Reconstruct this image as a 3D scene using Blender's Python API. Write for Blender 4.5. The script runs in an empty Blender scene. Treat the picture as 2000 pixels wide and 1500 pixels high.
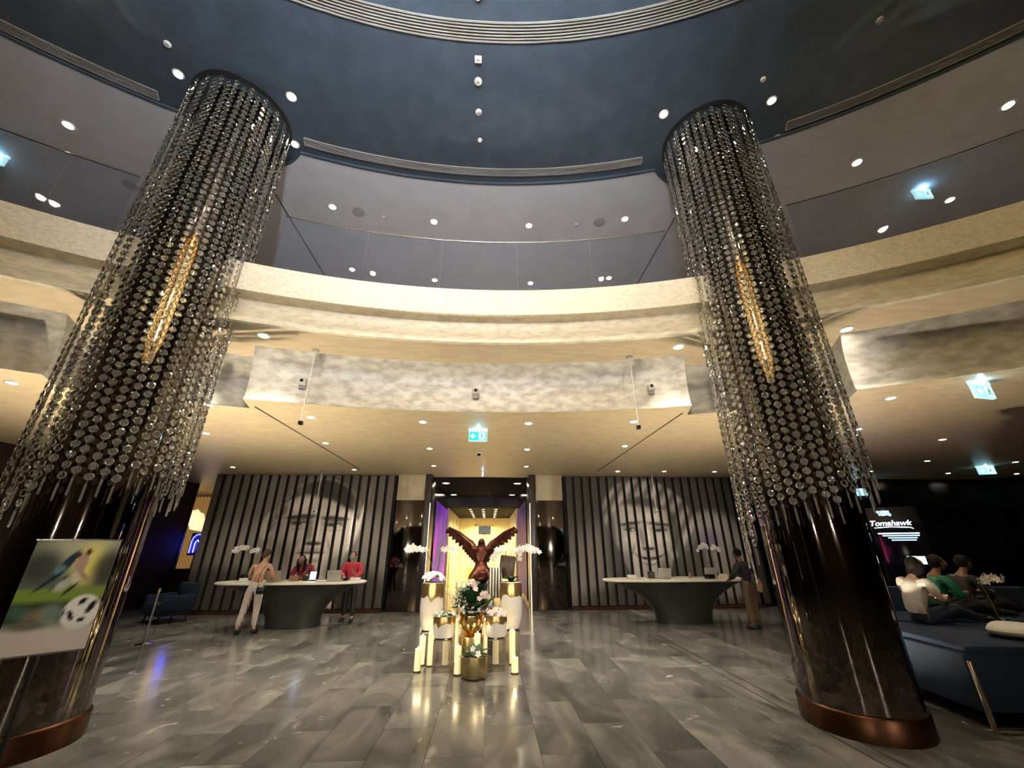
import bpy, bmesh, math, random
from mathutils import Vector, Matrix, Euler
random.seed(7)
R = math.radians
S = bpy.context.scene
COL = S.collection

# ------------------------------------------------------------------ camera, world, exposure
cam_d = bpy.data.cameras.new('camera')
cam_d.sensor_width = 36.0
cam_d.lens = 768.5 / 2000.0 * 36.0
cam_d.clip_start = 0.05
cam_d.clip_end = 200
cam = bpy.data.objects.new('camera', cam_d)
COL.objects.link(cam)
_p, _y = R(22.37), R(3.3)
_f = Vector((math.sin(_y) * math.cos(_p), math.cos(_y) * math.cos(_p), math.sin(_p)))
_q = _f.to_track_quat('-Z', 'Y').to_matrix().to_4x4()
cam.matrix_world = Matrix.Translation((0.267, 0.0, 1.75)) @ _q @ Matrix.Rotation(R(-0.2), 4, 'Z')
S.camera = cam

w = bpy.data.worlds.new('world')
S.world = w
w.use_nodes = True
w.node_tree.nodes['Background'].inputs[0].default_value = (0.9, 0.85, 0.8, 1)
w.node_tree.nodes['Background'].inputs[1].default_value = 0.012

S.view_settings.view_transform = 'Standard'
S.view_settings.look = 'None'
S.view_settings.gamma = 1.0
S.view_settings.use_curve_mapping = False
S.view_settings.exposure = 1.85
S.cycles.use_denoising = True
S.cycles.use_light_tree = False
S.cycles.max_bounces = 6
S.cycles.diffuse_bounces = 3
S.cycles.glossy_bounces = 3
S.cycles.transmission_bounces = 5
S.cycles.transparent_max_bounces = 9
S.cycles.caustics_reflective = False
S.cycles.caustics_refractive = False
S.cycles.sample_clamp_indirect = 4.0
S.cycles.adaptive_threshold = 0.05

# light levels of the lobby lamps and the added fill lamps, in watts
W_LOWER, W_UPPER, W_COLUMN, W_VOID = 66.0, 50.0, 36.0, 28.0
W_CHANDELIER = 95.0
W_FILL_SCONCE = 1200.0
W_FILL_BOWL, W_FILL_UPLIGHT = 1350.0, 340.0

# ------------------------------------------------------------------ materials
MATS = {}
def nd(t, typ, **kw):
    n = t.nodes.new(typ)
    for k, v in kw.items():
        setattr(n, k, v)
    return n

def mat(name, col=(0.5, 0.5, 0.5), rough=0.5, metal=0.0, emit=None, es=0.0, spec=0.5, coat=0.0,
        var=0.0, scale=8.0, stretch=(1, 1, 1), rot=(0, 0, 0), col2=None, detail=4.0, bump=0.0, rvar=0.0, lo=0.35, hi=0.65):
    """principled surface; var/col2 give grain through a noise texture"""
    if name in MATS:
        return MATS[name]
    m = bpy.data.materials.new(name)
    m.use_nodes = True
    t = m.node_tree
    b = t.nodes['Principled BSDF']
    b.inputs['Base Color'].default_value = (*col, 1)
    b.inputs['Roughness'].default_value = rough
    b.inputs['Metallic'].default_value = metal
    b.inputs['Specular IOR Level'].default_value = spec
    b.inputs['Coat Weight'].default_value = coat
    if emit:
        b.inputs['Emission Color'].default_value = (*emit, 1)
        b.inputs['Emission Strength'].default_value = es
    if var or col2 or bump or rvar:
        tc = nd(t, 'ShaderNodeTexCoord')
        mp = nd(t, 'ShaderNodeMapping')
        mp.inputs['Scale'].default_value = stretch
        mp.inputs['Rotation'].default_value = rot
        nz = nd(t, 'ShaderNodeTexNoise')
        nz.inputs['Scale'].default_value = scale
        nz.inputs['Detail'].default_value = detail
        t.links.new(tc.outputs['Object'], mp.inputs[0])
        t.links.new(mp.outputs[0], nz.inputs[0])
        if var or col2:
            r = nd(t, 'ShaderNodeValToRGB')
            c2 = col2 or tuple(min(1, c * (1 + var)) for c in col)
            c1 = col if col2 else tuple(c * (1 - var) for c in col)
            r.color_ramp.elements[0].position = lo
            r.color_ramp.elements[1].position = hi
            r.color_ramp.elements[0].color = (*c1, 1)
            r.color_ramp.elements[1].color = (*c2, 1)
            t.links.new(nz.outputs['Fac'], r.inputs[0])
            t.links.new(r.outputs[0], b.inputs['Base Color'])
        if bump:
            bp = nd(t, 'ShaderNodeBump')
            bp.inputs['Strength'].default_value = bump
            bp.inputs['Distance'].default_value = 0.02
            t.links.new(nz.outputs['Fac'], bp.inputs['Height'])
            t.links.new(bp.outputs[0], b.inputs['Normal'])
        if rvar:
            mr = nd(t, 'ShaderNodeMapRange')
            mr.inputs['To Min'].default_value = max(0, rough - rvar)
            mr.inputs['To Max'].default_value = rough + rvar
            t.links.new(nz.outputs['Fac'], mr.inputs[0])
            t.links.new(mr.outputs[0], b.inputs['Roughness'])
    MATS[name] = m
    return m

def emis(name, col, s):
    return mat(name, (0, 0, 0), 0.5, emit=col, es=s, spec=0.0)

def glass_mix(name, tint, transp, gloss_rough=0.03, diff=(0.6, 0.6, 0.6), diff_w=0.25, fres=1.45, gain=1.0):
    """clear pane or crystal: transparent, a little cloudy body, fresnel mirror on top"""
    m = bpy.data.materials.new(name)
    m.use_nodes = True
    t = m.node_tree
    for n in list(t.nodes):
        t.nodes.remove(n)
    out = nd(t, 'ShaderNodeOutputMaterial')
    tr = nd(t, 'ShaderNodeBsdfTransparent'); tr.inputs[0].default_value = (*tint, 1)
    df = nd(t, 'ShaderNodeBsdfTranslucent'); df.inputs[0].default_value = (*diff, 1)
    d2 = nd(t, 'ShaderNodeBsdfDiffuse'); d2.inputs[0].default_value = (*diff, 1)
    mm = nd(t, 'ShaderNodeMixShader'); mm.inputs[0].default_value = 0.5
    t.links.new(d2.outputs[0], mm.inputs[1]); t.links.new(df.outputs[0], mm.inputs[2])
    m1 = nd(t, 'ShaderNodeMixShader'); m1.inputs[0].default_value = diff_w
    t.links.new(tr.outputs[0], m1.inputs[1]); t.links.new(mm.outputs[0], m1.inputs[2])
    gl = nd(t, 'ShaderNodeBsdfGlossy'); gl.inputs['Roughness'].default_value = gloss_rough
    fr = nd(t, 'ShaderNodeFresnel'); fr.inputs[0].default_value = fres
    mu = nd(t, 'ShaderNodeMath', operation='MULTIPLY'); mu.inputs[1].default_value = gain; mu.use_clamp = True
    t.links.new(fr.outputs[0], mu.inputs[0])
    m2 = nd(t, 'ShaderNodeMixShader')
    t.links.new(mu.outputs[0], m2.inputs[0]); t.links.new(m1.outputs[0], m2.inputs[1]); t.links.new(gl.outputs[0], m2.inputs[2])
    t.links.new(m2.outputs[0], out.inputs[0])
    MATS[name] = m
    return m

def print_mat(name, rough=0.5, coat=0.0, emit=0.0, spec=0.5):
    """flat print: colours come from the 'print' attribute"""
    m = bpy.data.materials.new(name); m.use_nodes = True
    t = m.node_tree; b = t.nodes['Principled BSDF']
    a = nd(t, 'ShaderNodeVertexColor'); a.layer_name = 'print'
    t.links.new(a.outputs[0], b.inputs['Base Color'])
    b.inputs['Roughness'].default_value = rough
    b.inputs['Coat Weight'].default_value = coat
    b.inputs['Coat Roughness'].default_value = 0.05
    b.inputs['Specular IOR Level'].default_value = spec
    if emit:
        t.links.new(a.outputs[0], b.inputs['Emission Color'])
        b.inputs['Emission Strength'].default_value = emit
    MATS[name] = m
    return m

def marble():
    m = bpy.data.materials.new('polished_marble'); m.use_nodes = True
    t = m.node_tree; b = t.nodes['Principled BSDF']
    tc = nd(t, 'ShaderNodeNewGeometry')
    oi = nd(t, 'ShaderNodeObjectInfo')
    off = nd(t, 'ShaderNodeVectorMath', operation='SCALE')
    cmb = nd(t, 'ShaderNodeCombineXYZ')
    for i in range(3):
        t.links.new(oi.outputs['Random'], cmb.inputs[i])
    t.links.new(cmb.outputs[0], off.inputs[0]); off.inputs['Scale'].default_value = 37.0
    add = nd(t, 'ShaderNodeVectorMath', operation='ADD')
    t.links.new(tc.outputs['Position'], add.inputs[0]); t.links.new(off.outputs[0], add.inputs[1])
    mp = nd(t, 'ShaderNodeMapping'); mp.inputs['Rotation'].default_value = (0, 0, 0.5); mp.inputs['Scale'].default_value = (1.0, 0.55, 1)
    t.links.new(add.outputs[0], mp.inputs[0])
    n1 = nd(t, 'ShaderNodeTexNoise'); n1.inputs['Scale'].default_value = 1.6; n1.inputs['Detail'].default_value = 6; n1.inputs['Distortion'].default_value = 1.2
    t.links.new(mp.outputs[0], n1.inputs[0])
    r1 = nd(t, 'ShaderNodeValToRGB')
    e = r1.color_ramp.elements
    e[0].position = 0.28; e[0].color = (0.07, 0.073, 0.07, 1)
    e[1].position = 0.72; e[1].color = (0.27, 0.255, 0.23, 1)
    x = e.new(0.5); x.color = (0.148, 0.145, 0.135, 1)
    t.links.new(n1.outputs['Fac'], r1.inputs[0])
    # tone of each slab
    mr = nd(t, 'ShaderNodeMapRange'); mr.inputs['To Min'].default_value = 0.62; mr.inputs['To Max'].default_value = 1.15
    t.links.new(oi.outputs['Random'], mr.inputs[0])
    vm = nd(t, 'ShaderNodeVectorMath', operation='SCALE')
    t.links.new(r1.outputs[0], vm.inputs[0]); t.links.new(mr.outputs[0], vm.inputs['Scale'])
    # white veins
    n2 = nd(t, 'ShaderNodeTexNoise'); n2.inputs['Scale'].default_value = 2.3; n2.inputs['Detail'].default_value = 8; n2.inputs['Distortion'].default_value = 2.0
    t.links.new(add.outputs[0], n2.inputs[0])
    r2 = nd(t, 'ShaderNodeValToRGB')
    e = r2.color_ramp.elements
    e[0].position = 0.66; e[0].color = (0, 0, 0, 1); e[1].position = 0.75; e[1].color = (1, 1, 1, 1)
    t.links.new(n2.outputs['Fac'], r2.inputs[0])
    mx = nd(t, 'ShaderNodeMixRGB'); mx.inputs[2].default_value = (0.42, 0.40, 0.36, 1)
    t.links.new(r2.outputs[0], mx.inputs[0]); t.links.new(vm.outputs[0], mx.inputs[1])
    t.links.new(mx.outputs[0], b.inputs['Base Color'])
    rr = nd(t, 'ShaderNodeMapRange'); rr.inputs['To Min'].default_value = 0.1; rr.inputs['To Max'].default_value = 0.24
    t.links.new(n1.outputs['Fac'], rr.inputs[0]); t.links.new(rr.outputs[0], b.inputs['Roughness'])
    b.inputs['Specular IOR Level'].default_value = 0.6
    MATS['marble'] = m
    return m

M_marble = marble()
M_fascia = mat('leafed_cream_plaster', (0.63, 0.57, 0.46), 0.42, 0.1, col2=(0.76, 0.7, 0.58), scale=19, stretch=(1, 1, 1.8), rot=(0.3, 0.5, 0.4), detail=5, lo=0.38, hi=0.6, rvar=0.15)
M_cove = mat('cream_cove_plaster', (0.58, 0.52, 0.41), 0.45, 0.1, col2=(0.74, 0.68, 0.55), scale=6, stretch=(1, 1, 2.5), detail=5, lo=0.35, hi=0.6)
M_soffit = mat('tan_plaster', (0.5, 0.41, 0.28), 0.55, col2=(0.6, 0.5, 0.35), scale=3, stretch=(1, 3, 1), rot=(0, 0, 0.4), detail=5)
M_band = mat('pearl_grey_plaster', (0.42, 0.40, 0.36), 0.4, 0.1, col2=(0.66, 0.64, 0.6), scale=5, stretch=(1, 1, 2), rot=(0.3, 0.4, 0.2), detail=5, lo=0.35, hi=0.62)
M_lowceil = mat('tan_leafed_ceiling', (0.62, 0.5, 0.32), 0.42, 0.1, col2=(0.76, 0.63, 0.43), scale=4, stretch=(1, 3.5, 1), rot=(0, 0, 0.5), detail=6, lo=0.3, hi=0.65, bump=0.12)
M_upceil = mat('warm_grey_ceiling', (0.56, 0.55, 0.56), 0.6, var=0.04, scale=2)
M_dark = mat('charcoal_blue_ceiling', (0.05, 0.07, 0.092), 0.4, var=0.15, scale=3)
M_darkwall = mat('dark_brown_wall', (0.018, 0.012, 0.01), 0.35, var=0.3, scale=2, stretch=(1, 1, 0.2))
M_black = mat('black_lacquer', (0.006, 0.006, 0.008), 0.2)
M_blackmat = mat('matt_black', (0.012, 0.012, 0.013), 0.6)
M_navy = mat('navy_wall_panel', (0.006, 0.009, 0.018), 0.35)
M_bronze = mat('dark_bronze_mirror', (0.17, 0.145, 0.125), 0.035, 1.0, var=0.12, scale=1.5, stretch=(1, 1, 0.15))
M_copper = mat('copper_plinth', (0.085, 0.038, 0.02), 0.35, 1.0, var=0.2, scale=3)
M_chrome = mat('chrome', (0.75, 0.74, 0.72), 0.12, 1.0)
M_steel = mat('brushed_steel', (0.5, 0.49, 0.47), 0.3, 1.0)
M_gold = mat('polished_gold', (0.72, 0.48, 0.2), 0.18, 1.0, var=0.15, scale=4)
M_olivegold = mat('olive_gold_pot', (0.34, 0.27, 0.13), 0.3, 0.85, var=0.15, scale=6)
M_white = mat('white_enamel', (0.78, 0.76, 0.73), 0.35, var=0.03, scale=5)
M_whiteplastic = mat('white_plastic', (0.7, 0.69, 0.67), 0.4)
M_slot = mat('grille_grey', (0.36, 0.35, 0.33), 0.45, 0.2)
M_lens = emis('lamp_lens', (1.0, 0.9, 0.72), 40)
M_lens2 = emis('corridor_lamp_lens', (1.0, 0.86, 0.6), 14)
M_crystal = glass_mix('crystal', (0.94, 0.93, 0.91), 0.5, 0.06, (0.6, 0.57, 0.53), 0.15, 1.5, 1.2)
M_rim = glass_mix('crystal_rim', (0.9, 0.9, 0.88), 0.3, 0.08, (0.7, 0.67, 0.61), 0.24, 1.55, 1.3)
M_glass = glass_mix('balustrade_glass', (0.93, 0.95, 0.97), 0.9, 0.02, (0.3, 0.36, 0.52), 0.05, 1.45, 0.5)
M_clear = glass_mix('clear_acrylic', (0.96, 0.95, 0.93), 0.9, 0.03, (0.6, 0.55, 0.5), 0.06, 1.45, 1.2)

# ------------------------------------------------------------------ mesh builders
class MB:
    def __init__(s):
        s.v = []; s.f = []; s.mi = []
    def add(s, vs, fs, mi=0, M=None):
        o = len(s.v)
        s.v += [tuple(M @ Vector(v)) if M else tuple(v) for v in vs]
        s.f += [tuple(i + o for i in f) for f in fs]
        s.mi += [mi] * len(fs)
        return s
    def box(s, c, d, rz=0.0, mi=0, M=None, top=1.0):
        x, y, z = d[0] / 2, d[1] / 2, d[2] / 2
        T = Matrix.Translation(c) @ Matrix.Rotation(rz, 4, 'Z')
        if M: T = M @ T
        vs = [(-x, -y, -z), (x, -y, -z), (x, y, -z), (-x, y, -z), (-x * top, -y * top, z), (x * top, -y * top, z), (x * top, y * top, z), (-x * top, y * top, z)]
        return s.add(vs, [(0, 3, 2, 1), (4, 5, 6, 7), (0, 1, 5, 4), (1, 2, 6, 5), (2, 3, 7, 6), (3, 0, 4, 7)], mi, T)
    def cbox(s, c, d, b=0.01, rz=0.0, mi=0, M=None):
        """box with chamfered edges"""
        bm = bmesh.new(); bmesh.ops.create_cube(bm, size=1)
        bmesh.ops.scale(bm, vec=d, verts=bm.verts)
        bmesh.ops.bevel(bm, geom=bm.edges[:], offset=b, segments=2, affect='EDGES', profile=0.5)
        bm.verts.index_update()
        T = Matrix.Translation(c) @ Matrix.Rotation(rz, 4, 'Z')
        if M: T = M @ T
        s.add([v.co[:] for v in bm.verts], [[v.index for v in f.verts] for f in bm.faces], mi, T)
        bm.free(); return s
    def lathe(s, prof, n=24, c=(0, 0, 0), mi=0, M=None, close=True, sx=1.0, sy=1.0):
        vs = []; fs = []
        for r, z in prof:
            for i in range(n):
                a = 2 * math.pi * i / n
                vs.append((r * math.cos(a) * sx, r * math.sin(a) * sy, z))
        for j in range(len(prof) - 1):
            for i in range(n):
                k = (i + 1) % n
                fs.append((j * n + i, j * n + k, (j + 1) * n + k, (j + 1) * n + i))
        if close:
            fs.append(tuple(range(n - 1, -1, -1)))
            fs.append(tuple((len(prof) - 1) * n + i for i in range(n)))
        T = Matrix.Translation(c)
        if M: T = M @ T
        return s.add(vs, fs, mi, T)
    def tube(s, pts, r, n=6, mi=0, M=None, caps=True):
        pts = [Vector(p) for p in pts]
        rs = r if isinstance(r, (list, tuple)) else [r] * len(pts)
        vs = []; fs = []
        up = Vector((0.13, 0.31, 0.94))
        for i, p in enumerate(pts):
            d = (pts[min(i + 1, len(pts) - 1)] - pts[max(i - 1, 0)])
            d = d.normalized() if d.length > 1e-9 else Vector((0, 0, 1))
            u = d.cross(up)
            u = u.normalized() if u.length > 1e-3 else d.cross(Vector((1, 0, 0))).normalized()
            v = d.cross(u)
            for k in range(n):
                a = 2 * math.pi * k / n
                vs.append(p + (u * math.cos(a) + v * math.sin(a)) * rs[i])
        for j in range(len(pts) - 1):
            for i in range(n):
                k = (i + 1) % n
                fs.append((j * n + i, j * n + k, (j + 1) * n + k, (j + 1) * n + i))
        if caps:
            fs.append(tuple(range(n - 1, -1, -1)))
            fs.append(tuple((len(pts) - 1) * n + i for i in range(n)))
        return s.add([tuple(v) for v in vs], fs, mi, M)
    def ell(s, c, r, n=12, m=8, mi=0, M=None, fn=None):
        if not isinstance(r, (list, tuple)): r = (r, r, r)
        vs = [(0, 0, -r[2])]; fs = []
        for j in range(1, m):
            t = -math.pi / 2 + math.pi * j / m
            for i in range(n):
                a = 2 * math.pi * i / n
                vs.append((r[0] * math.cos(t) * math.cos(a), r[1] * math.cos(t) * math.sin(a), r[2] * math.sin(t)))
        vs.append((0, 0, r[2]))
        for i in range(n):
            fs.append((0, 1 + (i + 1) % n, 1 + i))
            fs.append((len(vs) - 1, 1 + (m - 2) * n + i, 1 + (m - 2) * n + (i + 1) % n))
        for j in range(m - 2):
            for i in range(n):
                k = (i + 1) % n
                fs.append((1 + j * n + i, 1 + j * n + k, 1 + (j + 1) * n + k, 1 + (j + 1) * n + i))
        if fn: vs = [fn(v) for v in vs]
        T = Matrix.Translation(c)
        if M: T = M @ T
        return s.add(vs, fs, mi, T)
    def prism(s, poly, h, mi=0, M=None):
        """flat outline in xz extruded along y by h"""
        n = len(poly)
        vs = [(x, -h / 2, z) for x, z in poly] + [(x, h / 2, z) for x, z in poly]
        fs = [tuple(range(n)), tuple(range(2 * n - 1, n - 1, -1))]
        for i in range(n):
            k = (i + 1) % n
            fs.append((i, i + n, k + n, k))
        return s.add(vs, fs, mi, M)
    def mesh(s, name, mats, smooth=True):
        me = bpy.data.meshes.new(name)
        me.from_pydata(s.v, [], s.f)
        for m in (mats if isinstance(mats, (list, tuple)) else [mats]):
            me.materials.append(m)
        if len(me.materials) > 1:
            me.polygons.foreach_set('material_index', s.mi)
        me.update()
        if smooth:
            me.polygons.foreach_set('use_smooth', [True] * len(me.polygons))
            try: me.set_sharp_from_angle(angle=R(38))
            except Exception: pass
        return me
    def build(s, name, mats, parent=None, loc=None, rz=0.0, smooth=True):
        return link(name, s.mesh(name, mats, smooth), parent, loc, rz)

def link(name, me, parent=None, loc=None, rz=0.0):
    o = bpy.data.objects.new(name, me); COL.objects.link(o)
    if parent: o.parent = parent
    if loc: o.location = loc
    if rz: o.rotation_euler[2] = rz
    return o

def thing(name, label, cat, loc=(0, 0, 0), rz=0.0, group=None):
    o = bpy.data.objects.new(name, None); COL.objects.link(o)
    o.empty_display_size = 0.1
    o.location = loc; o.rotation_euler = (0, 0, rz)
    o['label'] = label; o['category'] = cat
    if group: o['group'] = group
    return o

def tag(o, label, cat, group=None, kind=None):
    o['label'] = label; o['category'] = cat
    if group: o['group'] = group
    if kind: o['kind'] = kind
    return o

def struct(o, label=None):
    o['kind'] = 'structure'
    if label: o['label'] = label
    return o

def spot(parent, loc, watts, col=(1.0, 0.9, 0.73), size=80, blend=0.7, radius=0.05, target=None, name='lamp_light'):
    l = bpy.data.lights.new(name, 'SPOT')
    l.energy = watts; l.color = col; l.spot_size = R(size); l.spot_blend = blend; l.shadow_soft_size = radius
    o = bpy.data.objects.new(name, l); COL.objects.link(o)
    o.parent = parent; o.location = loc
    if target is not None:
        d = Vector(target) - (Vector(parent.location) + Vector(loc))
        o.rotation_euler = d.to_track_quat('-Z', 'Y').to_euler()
    return o

def point(parent, loc, watts, col=(1, 0.8, 0.5), radius=0.05, name='lamp_light'):
    l = bpy.data.lights.new(name, 'POINT')
    l.energy = watts; l.color = col; l.shadow_soft_size = radius
    o = bpy.data.objects.new(name, l); COL.objects.link(o)
    o.parent = parent; o.location = loc
    return o
# ------------------------------------------------------------------ the setting
YC, RV = -6.37, 12.0                       # centre and radius of the round void
def P(r, a, z):
    return (r * math.sin(a), YC + r * math.cos(a), z)
def arc(a0, a1, n):
    return [R(a0 + (a1 - a0) * i / n) for i in range(n + 1)]

def sweep(rows, samples):
    """rows of (radius, height) swept along samples of (angle, extra radius)"""
    b = MB(); n = len(rows)
    vs = []; fs = []
    for a, dr in samples:
        for r, z in rows:
            vs.append(P(r + dr, a, z))
    for i in range(len(samples) - 1):
        for j in range(n - 1):
            fs.append((i * n + j, (i + 1) * n + j, (i + 1) * n + j + 1, i * n + j + 1))
    b.add(vs, fs)
    return b

FULL = [(a, 0.0) for a in arc(-80, 80, 128)]
RE, UZ = 12.5, 8.86                        # edge of the dark ceiling, height of the gallery ceiling
AC, RC = math.atan2(4.27, 4.99 - YC), math.hypot(4.27, 4.99 - YC)      # where the columns stand, seen from the void centre
def bulge(a):
    s_ = RC * math.sin(abs(a) - AC)
    return max(0.0, (RC - RE) + math.sqrt(0.95 ** 2 - s_ ** 2)) if abs(s_) < 0.95 else 0.0
HEAD = [(a, bulge(a)) for a in sorted(arc(-80, 80, 128) + arc(-25.2, -16, 46) + arc(16, 25.2, 46))]
NOTCH = []
for a0, a1, dr, n in ((-80, -26.5, 0, 44), (-26.5, -16.3, 0.5, 8), (-16.3, 16.3, 0, 40), (16.3, 26.5, 0.5, 8), (26.5, 80, 0, 44)):
    NOTCH += [(a, dr) for a in arc(a0, a1, n)]

# floor: recessed bed and marble slabs laid in strips
fb = MB()
X0, X1, Y0, Y1 = -9.62, 9.62, 3.9, 13.0
fb.add([(-24, -16, 0), (24, -16, 0), (24, Y0, 0), (-24, Y0, 0)], [(0, 1, 2, 3)])
fb.add([(-24, Y0, 0), (X0, Y0, 0), (X0, Y1, 0), (-24, Y1, 0)], [(0, 1, 2, 3)])
fb.add([(X1, Y0, 0), (24, Y0, 0), (24, Y1, 0), (X1, Y1, 0)], [(0, 1, 2, 3)])
fb.add([(-24, Y1, 0), (24, Y1, 0), (24, 30, 0), (-24, 30, 0)], [(0, 1, 2, 3)])
fb.add([(X0, Y0, -0.02), (X1, Y0, -0.02), (X1, Y1, -0.02), (X0, Y1, -0.02)], [(0, 1, 2, 3)])
floor = struct(fb.build('floor', M_marble, smooth=False), 'polished grey marble lobby floor')
slab_cache = {}
def slab_mesh(wd, ln):
    k = (round(wd, 3), round(ln, 3))
    if k not in slab_cache:
        slab_cache[k] = MB().box((0, 0, -0.01), (wd - 0.003, ln - 0.003, 0.02), top=0.999).mesh('floor_slab', M_marble, smooth=False)
    return slab_cache[k]
ncol = 37
for i in range(ncol):
    x = X0 + 0.52 * (i + 0.5)
    y = Y0
    cuts = [1.3] * 7 if i % 2 else [0.65] + [1.3] * 6 + [0.65]
    for ln in cuts:
        o = link('floor_slab', slab_mesh(0.52, ln), floor, (x, y + ln / 2, 0))
        y += ln
for x in (3.70, 3.87):
    MB().box((x, 6.75, 0.001), (0.012, 5.7, 0.004)).build('inlay_strip', M_blackmat, floor)

# lower ceiling and the stepped balcony edge
low = sweep([(RV + 0.9, 3.9), (RV + 1.1, 3.9), (RV + 3.5, 3.9), (RV + 16, 3.9)], NOTCH)
ceiling = struct(low.build('ceiling', M_lowceil), 'tan plaster ceiling over the reception desks')
band = sweep([(RV + 0.9, 3.9), (RV + 0.93, 3.904), (RV + 0.965, 3.93), (RV + 0.983, 3.98), (RV + 0.99, 4.05), (RV + 0.992, 4.2), (RV + 0.98, 4.45), (RV + 0.93, 4.62), (RV + 0.86, 4.74), (RV + 0.82, 4.8)], NOTCH)
struct(band.build('trim_1', M_band), 'pearl grey curved band under the balcony')
sof = sweep([(RV + 0.1, 4.8), (RV + 0.45, 4.8), (RV + 0.82, 4.8)], NOTCH)
sofn = MB()
vs = []; fs = []
for i, (a, dr) in enumerate(NOTCH):
    vs += [P(RV + 0.1, a, 4.8), P(RV + 0.82 + dr, a, 4.8)]
for i in range(len(NOTCH) - 1):
    fs.append((2 * i, 2 * i + 1, 2 * i + 3, 2 * i + 2))
sofn.add(vs, fs)
soffit = struct(sofn.build('ceiling_soffit', M_soffit), 'tan soffit between the two balcony steps')
cove = sweep([(RV + 0.1, 4.8), (RV + 0.055, 4.815), (RV + 0.045, 4.85), (RV + 0.07, 4.92), (RV + 0.14, 5.0), (RV + 0.2, 5.1), (RV + 0.22, 5.2), (RV + 0.2, 5.27), (RV + 0.06, 5.29)], FULL)
struct(cove.build('trim_2', M_cove), 'cream cove moulding under the balcony fascia')
fas = sweep([(RV + 0.06, 5.29), (RV + 0.01, 5.29), (RV - 0.015, 5.3), (RV - 0.015, 5.33), (RV, 5.34), (RV, 5.6), (RV, 5.8), (RV + 0.12, 5.8), (RV + 0.14, 5.6)], FULL)
struct(fas.build('balcony_fascia', M_fascia), 'cream leafed balcony fascia curving round the void')
struct(sweep([(RV + 0.14, 5.6), (RV + 9.5, 5.6)], FULL).build('floor_balcony', mat('balcony_carpet', (0.3, 0.27, 0.25), 0.9)), 'upper gallery floor')

# upper ceiling, dark raised ceiling over the void
ZD = 8.9
struct(sweep([(RE, UZ), (RE + 3, UZ), (RE + 9.5, UZ)], HEAD).build('ceiling_upper', M_upceil), 'warm grey upper gallery ceiling')
up = sweep([(RE + 0.02, UZ - 0.006), (RE - 0.02, UZ - 0.006), (RE - 0.02, ZD)], HEAD)
vs = [P(0, 0, ZD)] + [P(RE + 0.02 + d_, a, ZD) for a, d_ in [(a, 0.0) for a in arc(-180, -80.1, 60)] + HEAD + [(a, 0.0) for a in arc(80.1, 180, 60)]]
up.add(vs, [(0, i, i + 1) for i in range(1, len(vs) - 1)])
darkc = struct(up.build('ceiling_void', M_dark, smooth=False), 'charcoal blue raised ceiling over the void')
for sx in (-1, 1):
    struct(MB().box((sx * 4.5, 8.3, UZ - 0.003), (0.02, 3.6, 0.012)).build('trim_seam', M_blackmat), 'dark seam in the upper ceiling')
    struct(MB().box((sx * 3.63, 9.3, 3.895), (0.02, 5.8, 0.012)).build('trim_seam', mat('brown_seam', (0.1, 0.07, 0.04), 0.6)), 'seam in the lower ceiling')
struct(sweep([(RV + 8.5, 5.6), (RV + 8.5, UZ)], FULL).build('wall_gallery', mat('taupe_wall', (0.13, 0.1, 0.085), 0.6, var=0.2, scale=1.5)), 'taupe gallery wall')

# air slots: frame and blades, following the void edge
def air_slot(name, label, r0, r1, a0, a1, z, blades, matb):
    t = thing(name, label, 'air vent', (0, 0, 0))
    A = arc(a0, a1, max(8, int((a1 - a0) * 2)))
    back = MB()
    vs = []; fs = []
    for a in A:
        vs += [P(r0, a, z - 0.002), P(r1, a, z - 0.002)]
    for i in range(len(A) - 1):
        fs.append((2 * i, 2 * i + 1, 2 * i + 3, 2 * i + 2))
    back.add(vs, fs).build('backing', M_blackmat, t)
    for k in range(blades):
        r = r0 + (r1 - r0) * k / (blades - 1)
        b = MB(); wv = 0.011 if k in (0, blades - 1) else 0.007
        vs = []; fs = []
        for a in A:
            vs += [P(r - wv, a, z - 0.018), P(r + wv, a, z - 0.018), P(r + wv, a, z - 0.002), P(r - wv, a, z - 0.002)]
        n = len(A)
        for i in range(n - 1):
            for q in range(4):
                q2 = (q + 1) % 4
                fs.append((4 * i + q, 4 * i + q2, 4 * i + 4 + q2, 4 * i + 4 + q))
        fs += [(0, 1, 2, 3), (4 * n - 1, 4 * n - 2, 4 * n - 3, 4 * n - 4)]
        b.add(vs, fs).build('frame_edge' if k in (0, blades - 1) else 'blade', matb, t)
    for a in (a0, a1):
        p, q = Vector(P(r0, R(a), z - 0.01)), Vector(P(r1, R(a), z - 0.01))
        MB().tube([p, q], 0.011, 4).build('frame_end', matb, t)
    return t
air_slot('air_slot', 'slim curved air slot in the dark ceiling above the middle of the balcony', 12.16, 12.31, -16.0, 15.2, ZD, 5, M_slot)
air_slot('air_slot', 'slim curved air slot in the dark ceiling left of the crystal columns', 12.27, 12.43, -44, -26.5, ZD, 5, M_slot)
air_slot('air_slot', 'slim curved air slot in the dark ceiling right of the crystal columns', 12.25, 12.41, 27.1, 48, ZD, 5, M_slot)
air_slot('ring_grille', 'broad ring grille of white blades at the top of the dark ceiling', 9.72, 9.96, -30, 30, ZD, 7, M_slot)

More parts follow.
